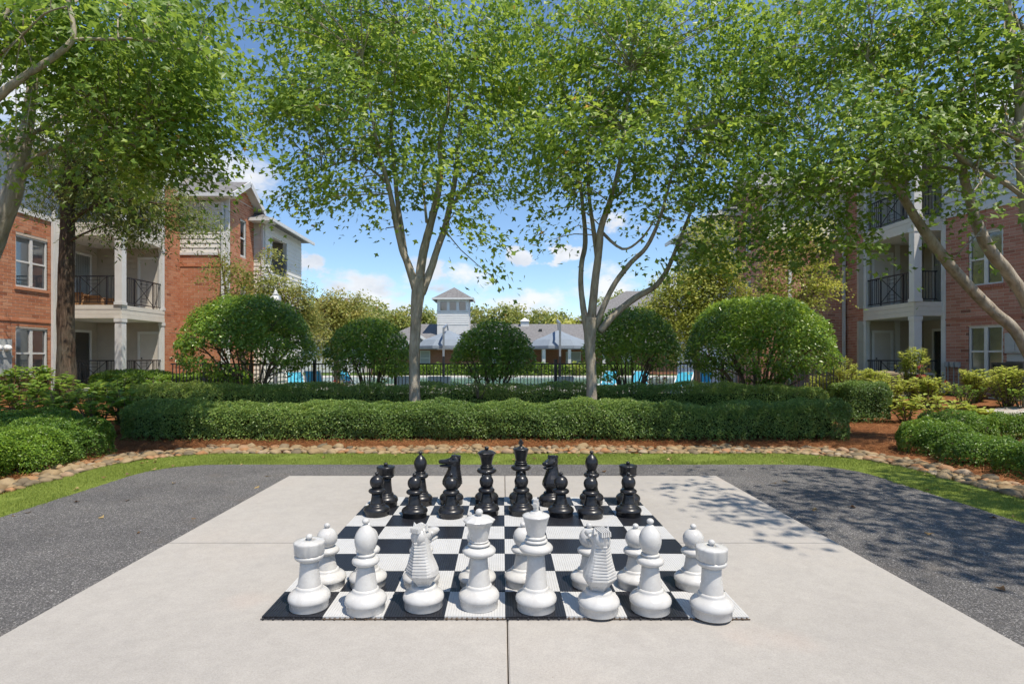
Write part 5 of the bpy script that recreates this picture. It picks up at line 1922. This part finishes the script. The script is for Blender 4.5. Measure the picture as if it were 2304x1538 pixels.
TS = [[ml(8.2, 0, .34), ml(8.1, 1.5, .26), ml(7.9, 3.2, .24), ml(7.6, 5.0, .18), ml(7.4, 7.0, .12)], [ml(7.8, 3.6, .15), ml(7.0, 5.4, .11, .3), ml(6.0, 6.8, .06, .8)], [ml(7.7, 4.4, .14), ml(7.2, 6.0, .09, -.5), ml(6.4, 7.4, .05, -1)], [ml(7.8, 4, .13), ml(8.6, 6, .09), ml(9, 7.6, .05)]]
CS = [mb(6.9, 7.0, 1.7, 1.1, .2, .62), mb(5.2, 7.2, 1.0, .7, 1.5, .60), mb(8.2, 7.2, 1.7, 1.2, -.2, .5), mb(6.2, 6.2, 1.2, .7, 2.1, .62), mb(5.9, 6.4, .6, .5, .5, .5), mb(7.4, 6.3, 1.3, .8, -.8, .62), mb(7.2, 8.4, 1.6, .9, .8, .4), mb(4.55, 7.2, .5, .4, 1.5, .6), mb(7.2, 7.0, 1.2, .8, 2.9, .55), mb(4.8, 6.9, .45, .35, 2.3, .55)]
tree('maple_tree', 'maple just outside the right edge that dapples the asphalt', MG, TS, CS, D_S, dy=1.5, twigs=60, lai=2.4, leaf=.13)

# willow oak in front of the left block
TO = [[(150, 905, 46), (149, 800, 45), (148, 700, 42), (150, 600, 39), (152, 520, 36), (154, 450, 33), (156, 380, 28), (158, 300, 22)],
      [(154, 470, 16), (125, 430, 12), (90, 400, 9), (50, 380, 6)], [(156, 440, 18), (200, 400, 13), (260, 370, 10), (330, 370, 7), (410, 400, 4)], [(156, 500, 14), (200, 470, 10), (260, 450, 8), (340, 455, 5)],
      [(157, 330, 15), (210, 280, 11), (280, 250, 8)], [(153, 545, 9), (190, 525, 6), (240, 505, 4)]]
CO = [(230, 430, 90, 60), (330, 430, 100, 55), (395, 470, 65, 38), (460, 510, 34, 30, 0, .8), (330, 500, 80, 38, 0, .9), (250, 500, 60, 30, 0, .7), (150, 420, 70, 45, 0, .7), (100, 460, 45, 20, 0, .6), (300, 535, 24, 18, 0, .6), (430, 520, 24, 24, 0, .6),
      (300, 345, 110, 55), (200, 320, 120, 60), (250, 220, 140, 80), (100, 330, 60, 50, 0, .7)]
tree('oak_tree', 'thick dark trunked oak before the left balconies', None, TO, CO, 15.6, dy=1.7, leaf=.145, lai=9.0, kind='willow', mat='oak_leaf', bark='oak_bark', twigs=80, droop=.7, clump=(.30, .14), tint0=.5, sides=14)

# small feathery trees between the round shrubs and the buildings
SG = 'small ornamental trees behind the round shrubs'
TM = [[(560, 905, 16), (545, 800, 12), (528, 730, 10), (515, 680, 8)], [(530, 735, 7), (510, 660, 6), (500, 600, 4), (490, 560, 3)], [(545, 790, 7), (580, 700, 6), (610, 640, 4), (600, 600, 3)], [(520, 690, 5), (560, 660, 4), (590, 645, 3)], [(548, 800, 7), (590, 740, 5), (650, 700, 4)]]
CM = [(500, 600, 50, 40, 0, .45), (560, 640, 60, 36, 0, .5), (620, 640, 50, 45, 0, .7), (660, 690, 55, 45, 0, 1.0), (500, 690, 50, 40, 0, .5), (620, 720, 60, 40, 0, .9), (545, 720, 60, 40, 0, .6), (680, 650, 26, 22, 0, .7), (600, 570, 26, 30, 0, .4), (700, 720, 30, 40, 0, .9)]
tree('crape_myrtle', 'feathery olive green small tree behind the largest left shrub', SG, TM, CM, 18.5, dy=1.0, leaf=.10, lai=7.0, kind='oval', mat='myrtle_leaf', bark='stem_bark', twigs=80, clump=(.24, .07), droop=.2, twr=.010, tint0=.5, upw=1.2)
TM = [[(760, 890, 14), (755, 780, 11), (750, 720, 9), (745, 680, 7)], [(752, 740, 6), (775, 700, 4), (800, 680, 3)], [(750, 720, 5), (725, 690, 4), (710, 670, 3)]]
CM = [(745, 690, 55, 40), (800, 690, 50, 40), (720, 740, 45, 45, 0, .8), (770, 745, 55, 40, 0, .9), (735, 790, 30, 40, 0, .5)]
tree('crape_myrtle', 'rusty tipped small tree between the two left round shrubs', SG, TM, CM, 24.0, dy=1.4, leaf=.12, lai=7.0, kind='oval', mat='myrtle_leaf', bark='stem_bark', twigs=50, clump=(.28, .09), droop=.2, twr=.012, tint0=.62, upw=1.2)
TM = [[(1570, 905, 16), (1568, 800, 13), (1575, 730, 11), (1580, 670, 8)], [(1570, 750, 8), (1530, 690, 6), (1500, 640, 4)], [(1578, 700, 8), (1620, 640, 6), (1640, 590, 4)], [(1580, 680, 6), (1585, 610, 4), (1580, 550, 3)]]
CM = [(1540, 640, 70, 50), (1500, 700, 55, 50), (1600, 600, 65, 55), (1640, 660, 55, 55, 0, .9), (1570, 710, 70, 50), (1540, 770, 45, 40, 0, .9), (1480, 690, 36, 36, 0, .8), (1690, 690, 40, 40, 0, .6), (1600, 520, 50, 50, 0, .6)]
tree('golden_tree', 'yellow green small tree left of the largest right shrub', SG, TM, CM, 19.5, dy=1.3, leaf=.11, lai=7.5, kind='oval', mat='gold_leaf', bark='stem_bark', twigs=70, clump=(.28, .09), droop=.25, twr=.011, upw=1.2)
TM = [[(1755, 905, 15), (1765, 800, 12), (1790, 700, 10), (1810, 640, 8)], [(1790, 705, 8), (1830, 660, 6), (1870, 640, 4), (1890, 650, 3)], [(1805, 650, 6), (1800, 580, 5), (1780, 500, 4)], [(1770, 760, 7), (1740, 680, 5), (1725, 600, 4)]]
CM = [(1780, 560, 60, 60, 0, .6), (1740, 620, 45, 50, 0, .6), (1830, 610, 60, 40, 0, .6), (1800, 660, 60, 34, 0, .6), (1870, 650, 34, 22, 0, .5), (1740, 500, 36, 45, 0, .5), (1820, 520, 40, 40, 0, .5), (1720, 690, 30, 30, 0, .5)]
tree('golden_tree', 'thin yellow green tree before the right brick wing', SG, TM, CM, 18.0, dy=1.0, leaf=.10, lai=5.5, kind='oval', mat='gold_leaf', bark='stem_bark', twigs=70, clump=(.26, .08), droop=.25, twr=.010, upw=1.2)

# line of trees behind the clubhouse: each stands on its own
FG = 'row of trees behind the clubhouse'
ft = [(655, 690, 55, 'rusty olive', 62), (705, 668, 48, 'olive', 70), (760, 672, 52, 'rusty', 66), (815, 680, 48, 'olive green', 72), (868, 690, 52, 'green', 64), (922, 690, 45, 'green', 70), (972, 700, 40, 'rusty', 74),
      (1075, 700, 40, 'green', 68), (1125, 682, 55, 'bright green', 66), (1180, 690, 50, 'olive green', 70), (1232, 695, 50, 'olive', 68), (1285, 712, 45, 'yellow green', 64), (1400, 660, 60, 'green', 95), (1470, 650, 55, 'green', 92), (590, 680, 60, 'olive', 80)]
where = ['left of the acorn lamp', 'between lamp and cupola, second', 'third from the acorn lamp', 'fourth from the acorn lamp', 'left of the left maple trunk', 'behind the left maple fork', 'just left of the cupola', 'just right of the cupola',
         'above the middle round shrub', 'right above the middle round shrub', 'over the clubhouse roof vent', 'just left of right maple trunk', 'behind the distant hipped roof', 'right of the distant hipped roof', 'behind the far left wing']
for i, ((px, top, r, colr, d), wh) in enumerate(zip(ft, where)):
    mt = {'rusty': 'myrtle_leaf', 'rusty olive': 'myrtle_leaf', 'yellow green': 'gold_leaf', 'olive': 'far_leaf'}.get(colr, 'far_leaf')
    base_y = VY + CH / d * FPX
    cy_ = top + r * .9
    r *= 1.3
    cy_ = top - 6 + r * .85
    bl = [(px, cy_, r, r * .85), (px - r * .5, cy_ + r * .5, r * .7, r * .7), (px + r * .5, cy_ + r * .45, r * .7, r * .7), (px + rr.uniform(-.3, .3) * r, top + r * .4, r * .45, r * .45), (px - r * .45, cy_ - r * .3, r * .4, r * .4), (px + r * .55, cy_ - r * .25, r * .4, r * .4)]
    tree('background_tree', colr + ' background tree ' + wh, FG, [[(px, base_y, 9), (px, cy_ + r, 7), (px, cy_, 4)], [(px, cy_ + r, 4), (px + r * .4, cy_, 2)], [(px, cy_ + r, 4), (px - r * .4, cy_ + r * .1, 2)]], bl, d, dy=2.8, leaf=.45, lai=4.8,
         kind='oval', mat=mt, bark='stem_bark', twigs=0, clump=(.55, .30), tint0=(.6 if 'green' in colr else .5), sides=7)


# ------------------------------------------------------------------ shrubs and hedges
def round_shrub(label, px0, px1, top, d, bottom=.85, n_stem=11, dens=1.0):
    cx_ = ((px0 + px1) / 2 - VX) / FPX * d
    R_ = (px1 - px0) / 2 / FPX * d
    zt = CH + (VY - top) / FPX * d
    zc = bottom + (zt - bottom) * .31
    t_ = thing('round_shrub', label, 'shrub', (cx_, d, 0), 'clipped round shrubs in front of the fence')
    n = int(2 * PI * R_ * R_ * 1.75 * 1500 * dens)
    u = rand_unit(n)
    # mushroom dome: full half-ellipsoid above, shallow and open underneath
    keep = (u[:, 2] > 0) | (rng.random(n) < .50)
    u = u[keep]
    n = len(u)
    ra = np.where(u[:, 2:3] > 0, np.array([R_, R_, zt - zc]), np.array([R_, R_, (zc - bottom) * 1.0]))
    wob = 1 + .05 * pnoise(u * R_ + cx_, 1.6) + .04 * pnoise(u * R_ + cx_ * 2, 4.5) + .025 * pnoise(u * R_ + cx_ * 3, 11.0)
    depth = np.minimum(rng.exponential(.13, n), .75)
    inner = rng.random(n) < .16
    depth = np.where(inner & (u[:, 2] > .2), rng.uniform(.1, .6, n), depth)
    # holes let light and stems show on the lower half
    hole = ((pnoise(u * R_ * 1.3 + cx_, 3.2) > .16 + .85 * (u[:, 2] + .15)) & (u[:, 2] < .45)) | ((u[:, 2] < .12) & (rng.random(n) < .55))
    C = np.array([cx_, d, zc]) + u * ra * (wob - depth / R_)[:, None]
    ok = ~hole
    C, u, depth = C[ok], u[ok], depth[ok]
    n = len(C)
    N = norm(u * .75 + np.array([0, 0, .45]) + rng.normal(0, .5, (n, 3)))
    D = norm(rng.normal(0, 1, (n, 3)) + u * .6 + np.array([0, 0, .25]))
    S = rng.uniform(.055, .105, n)
    # outer leaves lighten toward the top: sunlit look put into the tint
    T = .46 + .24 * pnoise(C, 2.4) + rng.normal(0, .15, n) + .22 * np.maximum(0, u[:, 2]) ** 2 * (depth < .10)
    leaf_obj('foliage', C, N, D, S, T, 'oval', 'dome_leaf', t_)
    r_ = random.Random(int(px0))
    for k in range(n_stem):
        a = 2 * PI * k / n_stem + r_.uniform(-.3, .3)
        rr_ = R_ * r_.uniform(.45, .88)
        e_ = (cx_ + rr_ * math.cos(a), d + rr_ * math.sin(a), zc + (zt - zc) * r_.uniform(.05, .55))
        s_ = (cx_ + .12 * R_ * math.cos(a), d + .12 * R_ * math.sin(a), .0)
        mid = (s_[0] * .62 + e_[0] * .38 + r_.uniform(-.08, .08), s_[1] * .62 + e_[1] * .38, e_[2] * .55)
        sm = catmull([s_, mid, e_], 5)
        r0 = r_.uniform(.025, .05) * (R_ / 1.4)
        b_ = B().tube([tuple(q) for q in sm], [r0 * (1 - .7 * i / (len(sm) - 1)) for i in range(len(sm))], 7, True, .08)
        for q in range(4):
            i = r_.randrange(3, len(sm) - 1)
            p0 = Vector(sm[i])
            dirv = Vector((math.cos(a + r_.uniform(-1.2, 1.2)), math.sin(a + r_.uniform(-1.2, 1.2)), r_.uniform(.2, 1.0))).normalized()
            ln_ = R_ * r_.uniform(.25, .5)
            b_.tube([p0, p0 + dirv * ln_ * .5 + Vector((0, 0, .03)), p0 + dirv * ln_], [r0 * .45, r0 * .3, r0 * .12], 5, False, .05)
        b_.obj('stem', 'stem_bark', t_)


round_shrub('largest left dome shrub before the brick wing and acorn lamp', 420, 705, 664, 14.6)
round_shrub('dome shrub just left of the left maple trunk', 738, 924, 714, 14.6)
round_shrub('middle dome shrub between the two maple trunks', 1016, 1208, 722, 14.4)
round_shrub('dome shrub just right of the right maple trunk', 1308, 1527, 690, 14.6)
round_shrub('largest right dome shrub before the rose brick wing', 1547, 1862, 660, 14.3)


def hedge(label, group, cx_, cy_, lx, ly, h_, rot=0.0, mat='hedge_leaf', r=.22, leaf=(.022, .045), dens=5200, bump_=.07, tint0=.42, name='hedge', cat='hedge', wave=.0, kind='oval', z0=None, seed=0.0):
    """clipped hedge: rounded box of leaves over a twiggy core"""
    zb = hz(cx_, cy_) if z0 is None else z0
    t_ = thing(name, label, cat, (cx_, cy_, zb), group)
    hx, hy = lx / 2, ly / 2
    areas = np.array([lx * ly, lx * h_, lx * h_, ly * h_, ly * h_])
    n = int(areas.sum() * dens * .84)
    side = rng.choice(5, n, p=areas / areas.sum())
    a, b_, c = rng.uniform(-1, 1, n), rng.uniform(-1, 1, n), rng.uniform(0, 1, n)
    x = np.select([side == 0, side == 1, side == 2, side == 3, side == 4], [a * hx, a * hx, a * hx, hx + 0 * a, -hx + 0 * a])
    y = np.select([side == 0, side == 1, side == 2], [b_ * hy, -hy + 0 * a, hy + 0 * a], b_ * hy)
    z = np.where(side == 0, h_, c * h_)
    p_ = np.stack([x, y, z], -1)
    q = np.clip(p_, [-hx + r, -hy + r, .02], [hx - r, hy - r, h_ - r])
    nrm = norm(p_ - q + 1e-6)
    p_ = q + nrm * r
    key = p_ + np.array([cx_ * 1.7 + seed, cy_, seed])
    bmp = bump_ * pnoise(key, 3.4) + bump_ * .6 * pnoise(key, 8.0) + bump_ * .3 * pnoise(key, 17.0)
    dep = np.minimum(rng.exponential(.035, n), .25)
    # foot of the hedge thins out over bare stems
    thin = (z < .10) & (rng.random(n) < .6)
    p_ = p_ + nrm * (bmp - dep)[:, None]
    p_[:, 2] += wave * np.sin(p_[:, 0] * 1.1 + seed) * (z / h_) + .025 * pnoise(key * np.array([1, .3, 0]), 1.2) * (z / h_)
    p_, nrm, dep, bmp = p_[~thin], nrm[~thin], dep[~thin], bmp[~thin]
    n = len(p_)
    cs, sn = math.cos(rot), math.sin(rot)
    Rm = np.array([[cs, sn, 0], [-sn, cs, 0], [0, 0, 1]])
    C = p_ @ Rm + np.array([cx_, cy_, zb])
    nr = nrm @ Rm
    N = norm(nr * .7 + np.array([0, 0, .35]) + rng.normal(0, .55, (n, 3)))
    D = norm(rng.normal(0, 1, (n, 3)) + nr * .9 + np.array([0, 0, .2]))
    S = 1.09 * rng.uniform(leaf[0], leaf[1], n)
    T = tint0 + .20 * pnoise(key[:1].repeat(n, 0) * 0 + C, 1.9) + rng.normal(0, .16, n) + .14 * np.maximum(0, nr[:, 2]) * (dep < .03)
    leaf_obj('foliage', C, N, D, S, T, kind, mat, t_)
    # twiggy core
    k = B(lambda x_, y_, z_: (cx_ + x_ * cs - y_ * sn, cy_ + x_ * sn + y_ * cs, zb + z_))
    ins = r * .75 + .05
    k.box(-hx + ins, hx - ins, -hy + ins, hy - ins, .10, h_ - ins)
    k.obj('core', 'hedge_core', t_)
    st = B(lambda x_, y_, z_: (cx_ + x_ * cs - y_ * sn, cy_ + x_ * sn + y_ * cs, zb + z_))
    for i in range(int(lx * 7)):
        sx_, sy_ = random.uniform(-hx * .95, hx * .95), random.uniform(-hy * .75, hy * .75)
        st.bar((sx_, sy_, -.02), (sx_ + random.uniform(-.12, .12), sy_ + random.uniform(-.12, .12), .3), .008)
    o = st.obj('stems', 'stem_bark', t_)
    o['kind'] = 'stuff'
    return t_


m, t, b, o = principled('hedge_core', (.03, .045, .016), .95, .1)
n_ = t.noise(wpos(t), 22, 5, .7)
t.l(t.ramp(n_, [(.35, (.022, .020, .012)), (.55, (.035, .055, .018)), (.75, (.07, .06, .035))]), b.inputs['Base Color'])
hedge('long low front hedge behind the stone border', 'clipped hedges', -.35, 10.68, 13.1, 1.05, .64, 0, r=.22, bump_=.085, dens=5600, wave=.015)
hedge('long second hedge behind the two maple trunks', 'clipped hedges', -.55, 12.98, 15.6, 1.0, .86, 0, r=.2, dens=4300, tint0=.62, seed=3.1, bump_=.09)
hedge('low dark hedge running along the fence foot', 'clipped hedges', .3, 15.3, 15.5, .6, .58, 0, r=.18, dens=2600, tint0=.36, seed=5.5)
hedge('square hedge end at right, beside lime hydrangeas', 'clipped hedges', 8.42, 13.55, 1.15, 1.0, .95, .1, r=.2, dens=4600, tint0=.36, seed=8, z0=0.0)
hedge('low hedge before the ground floor balcony at left', 'clipped hedges', -9.7, 16.6, 4.2, 1.0, 1.0, 0, r=.25, dens=2600, tint0=.55, mat='box_leaf', seed=2, leaf=(.04, .07))
BG = 'boxwood shrubs beside the stone border'
BW = dict(mat='box_leaf', dens=6800, bump_=.085, leaf=(.018, .038), name='boxwood', cat='boxwood')
for q in (('near left boxwood mound cut off by the picture edge', -6.62, 6.75, 1.15, 1.1, .50, .1, .30, .54, 1), ('middle one of three near left boxwood mounds', -6.52, 7.65, 1.1, 1.05, .50, .2, .30, .50, 2.2), ('last near left boxwood mound before the pine straw gap', -6.62, 8.50, 1.2, 1.0, .56, -.1, .30, .50, 3.3),
          ('rear left boxwood mound at the picture edge', -7.75, 7.95, 1.0, 1.1, .62, .1, .32, .46, 4.1), ('rear left boxwood mound under the hydrangeas', -7.9, 9.35, 1.9, .95, .64, -.2, .30, .44, 5.2),
          ('far one of three right boxwood mounds in a row', 6.75, 9.0, .95, .80, .48, .1, .30, .44, 6.1), ('middle one of three right boxwood mounds in a row', 6.75, 8.12, 1.0, .85, .45, -.1, .30, .43, 7.4), ('near one of three right boxwood mounds in a row', 6.85, 7.22, 1.0, .85, .44, .1, .30, .43, 8.3),
          ('boxwood mound cut off by the right picture edge', 7.0, 6.3, .95, .85, .44, .1, .30, .42, 9.1), ('small boxwood mound behind the right row of boxwoods', 8.15, 10.2, 1.25, .8, .50, .1, .28, .43, 10.2), ('small boxwood at right edge below the concrete walk', 9.5, 10.5, 1.2, .7, .48, .0, .26, .42, 11.7)):
    hedge(q[0], BG, q[1], q[2], q[3], q[4], q[5], q[6], r=q[7], tint0=q[8], seed=q[9], **BW)
hedge('far hedge at the foot of the clubhouse wall', 'clipped hedges', .5, 46.9, 22, .9, .85, 0, r=.25, dens=420, leaf=(.09, .16), tint0=.6, mat='box_leaf', bump_=.12, seed=12)

LEAFME = {}


def leafy_plant(name, label, group, px, d, base, R_, H_, n, leafsz, mat, kind='big', single=0, cat='shrub', flowers=0, tint0=.5, spread=.9, fmat='flower', nst=9):
    """shrub of upright stems with large leaves; the largest leaves are pieces of their own"""
    x = (px - VX) / FPX * d
    z = hz(x, d) if base is None else base
    t_ = thing(name, label, cat, (x, d, z), group)
    r_ = random.Random(int(px * 7 + d * 31))
    st = B()
    tips = []
    for k in range(nst):
        a = 2 * PI * k / nst + r_.uniform(-.4, .4)
        q = R_ * r_.uniform(.15, spread)
        hh = H_ * r_.uniform(.72, 1.0) * (1 - .25 * (q / R_) ** 2)
        e_ = Vector((x + q * math.cos(a), d + q * math.sin(a), z + hh))
        s_ = Vector((x + .2 * q * math.cos(a), d + .2 * q * math.sin(a), z - .02))
        m_ = (s_ + e_) / 2 + Vector((0, 0, .12 * hh))
        sm = catmull([tuple(s_), tuple(m_), tuple(e_)], 4)
        st.tube([tuple(v) for v in sm], [.012 * (1 - .6 * i / (len(sm) - 1)) for i in range(len(sm))], 5, False)
        tips.append(np.array(sm))
    st.obj('stems', 'stem_bark', t_)
    C, N, D, S, T = [], [], [], [], []
    for i in range(n):
        sm = tips[r_.randrange(nst)]
        f = r_.random() ** .55
        k = f * (len(sm) - 1)
        i0 = min(int(k), len(sm) - 2)
        p_ = sm[i0] + (sm[i0 + 1] - sm[i0]) * (k - i0)
        a = r_.uniform(0, 6.28)
        C.append(p_ + np.array([math.cos(a) * .02, math.sin(a) * .02, r_.uniform(-.03, .03)]))
        D.append((math.cos(a), math.sin(a), r_.uniform(-.25, .55) if f < .9 else r_.uniform(.3, 1.2)))
        N.append((-.35 * math.cos(a) + r_.uniform(-.3, .3), -.35 * math.sin(a) + r_.uniform(-.3, .3), 1))
        S.append(leafsz * r_.uniform(.6, 1.15) * (.65 if f > .93 else 1))
        T.append(tint0 + r_.gauss(0, .15) + .25 * (f - .6))
    C, N, D, S, T = np.array(C), norm(np.array(N)), np.array(D), np.array(S), np.clip(np.array(T), 0, 1)
    order = np.argsort(C[:, 1] - S * 2)           # nearest and largest first
    one, rest = order[:single], order[single:]
    if single:
        for i in one:
            key = (kind, mat, round(float(T[i]) * 7))
            if key not in LEAFME:
                V, F, k_ = leaf_arrays(np.zeros((1, 3)), np.array([[0, 0, 1.0]]), np.array([[0, 1.0, 0]]), np.ones(1), kind)
                LEAFME[key] = np_mesh('leaf', V, F, mat, False, np.full(k_, key[2] / 7))
            dv = norm((D[i] - N[i] * D[i].dot(N[i]))[None])[0]
            xv = np.cross(dv, N[i])
            M = Matrix(((xv[0] * S[i], dv[0] * S[i], N[i][0] * S[i], C[i][0]), (xv[1] * S[i], dv[1] * S[i], N[i][1] * S[i], C[i][1]), (xv[2] * S[i], dv[2] * S[i], N[i][2] * S[i], C[i][2]), (0, 0, 0, 1)))
            o = link('leaf', LEAFME[key], t_)
            o.matrix_basis = M
    leaf_obj('foliage', C[rest], N[rest], D[rest], S[rest], T[rest], kind, mat, t_)
    if flowers:
        for k in range(flowers):
            sm = tips[r_.randrange(nst)]
            c = sm[-1] + np.array([r_.uniform(-.12, .12), r_.uniform(-.12, .12), r_.uniform(-.1, .05)])
            u = rand_unit(14)
            leaf_obj('blossom', c + u * .03, u, rand_unit(14), np.full(14, .045), np.full(14, r_.random()), 'oval', fmat, t_)
    return t_


HG = 'broad leaved hydrangeas before the left block'
spots = [(-30, 11.2, .62, .95), (60, 11.6, .62, .98), (140, 11.3, .6, .92), (215, 11.0, .6, .88), (285, 11.4, .55, .92), (35, 13.2, .65, 1.12), (125, 13.4, .62, 1.08), (205, 13.0, .62, 1.12), (270, 12.8, .6, 1.12), (345, 14.4, .6, 1.05), (-20, 10.0, .45, .72), (90, 14.8, .6, 1.0)]
names = ['at the far left picture edge', 'below the left ground floor window', 'before the oak trunk', 'right of the oak trunk, front row', 'rightmost of the front row beside the front hedge', 'touching the left window sill', 'directly at the foot of the oak',
         'tall one right of the oak trunk', 'tall one before the balcony column', 'smaller one before the brick corner', 'low one above the left boxwood', 'rear one left of the oak']
for (px, d, r_, h_), nm in zip(spots, names):
    leafy_plant('hydrangea', 'dark green hydrangea ' + nm, HG, px, d, None, r_, h_, 210, .17, 'hydrangea_leaf', single=38 if d < 13.3 else 14, nst=13)
LG = 'lime green shrubs before the right block'
for px, d, r_, h_, nm, fl in ((2120, 12.3, .62, .74, 'large lime hydrangea right of the square hedge', 3), (2040, 13.0, .55, .62, 'yellow green hydrangea leaning on the square hedge', 2), (2200, 12.0, .3, .4, 'small lime hydrangea with faded pink heads', 3)):
    leafy_plant('hydrangea', nm, LG, px, d, None, r_, h_, 170, .15, 'lime_leaf', single=36, flowers=fl, fmat='dry_leaf')
for px, d, r_, h_, nm in ((1900, 16.2, .62, 1.25, 'lime shrub right of the largest right dome shrub'), (1850, 16.4, .5, .85, 'low lime shrub under the right dome shrub'), (1965, 16.0, .55, .95, 'lime shrub before the white balcony corner post'), (2055, 15.6, .36, 1.45, 'tall upright lime shrub before the right balcony'),
                          (2005, 15.2, .55, .8, 'lime shrub beside the tan air conditioner'), (2090, 14.6, .5, .7, 'low lime shrub below the rose bush'), (2265, 13.3, .42, .85, 'lime shrub before the black air conditioner'), (2195, 14.6, .4, .75, 'thin green shrub below the right window')):
    leafy_plant('lime_shrub', nm, LG, px, d, None, r_ * 1.2, h_ * 1.18, 1500, .105, 'lime_leaf', kind='oval', nst=26, tint0=.6)
leafy_plant('rose_bush', 'dark rose bush with red blooms before right balcony', None, 2085, 15.0, None, .5, 1.05, 900, .06, 'rose_leaf', kind='oval', flowers=9, nst=14)
leafy_plant('green_shrub', 'dark green shrub under the right ground floor window', None, 2170, 14.0, None, .6, .62, 500, .08, 'hydrangea_leaf', kind='oval', nst=14)
leafy_plant('green_shrub', 'leafy weed shrub at the right edge before the conditioner', None, 2300, 12.9, None, .35, .6, 220, .10, 'hydrangea_leaf', kind='oval', nst=10)
leafy_plant('sprout', 'wispy light green sprout rising from the hedge before the middle dome', None, 1078, 12.6, .62, .35, .42, 140, .05, 'lime_leaf', kind='oval', nst=9)
for px, nm in ((1215, 'left one of the small shrubs at the clubhouse wall'), (1300, 'right one of the small shrubs at the clubhouse wall')):
    leafy_plant('green_shrub', nm, 'clubhouse shrubs', px, 45.6, 0.0, 1.3, 1.2, 260, .25, 'lime_leaf' if px > 1250 else 'box_leaf', kind='oval')
leafy_plant('flower_bed', 'orange blooms in a bed behind the fence at the left', None, 765, 21.5, 0.0, .7, .8, 260, .09, 'myrtle_leaf', kind='oval', flowers=7)
leafy_plant('flower_bed', 'green and orange bed behind the fence at the right', None, 1480, 21.0, 0.0, .9, .9, 320, .10, 'lime_leaf', kind='oval', flowers=8)

# ------------------------------------------------------------------ fallen leaves on turf and asphalt
V, F, k_ = leaf_arrays(np.zeros((1, 3)), np.array([[0, 0, 1.0]]), np.array([[0, 1.0, 0]]), np.ones(1), 'maple')
V[:, 2] += .35 * np.abs(V[:, 0]) - .2 * V[:, 1] * (1 - V[:, 1])
V[:, 2] -= V[:, 2].min()
dl = [np_mesh('fallen_leaf', V, F, 'dry_leaf', False, np.full(k_, tv)) for tv in (.1, .35, .6, .9)]
r_ = random.Random(5)
cnt = 0
while cnt < 90:
    x, y = r_.uniform(-5.4, 5.4), r_.uniform(3.2, 8.85)
    on_as = inside_rrect(np.array(x), np.array(y), 4.66, 7.92, .75)
    if -2.75 < x < 2.75 and y < 7.2:
        continue
    if on_as and r_.random() < .62:
        continue
    o = link('fallen_leaf', dl[r_.randrange(4)])
    s = r_.uniform(.035, .085)
    o.scale = (s, s, s)
    o.location = (x, y, .016 if on_as else .028)
    o.rotation_euler = (r_.uniform(-.3, .3), r_.uniform(-.3, .3), r_.uniform(0, 6.28))
    wh = 'on the grey asphalt' if on_as else 'on the green turf strip'
    side = 'left of the slab' if x < -2.7 else ('right of the slab' if x > 2.7 else 'beyond the slab')
    setp(o, 'dry curled maple leaf lying ' + wh + ' ' + side, 'leaf', 'fallen leaves ' + wh + ' ' + side)
    cnt += 1
bpy.context.view_layer.update()
tris = sum(len(o.data.polygons) for o in bpy.data.objects if o.type == 'MESH')
print('polys', tris, 'objects', len(bpy.data.objects))
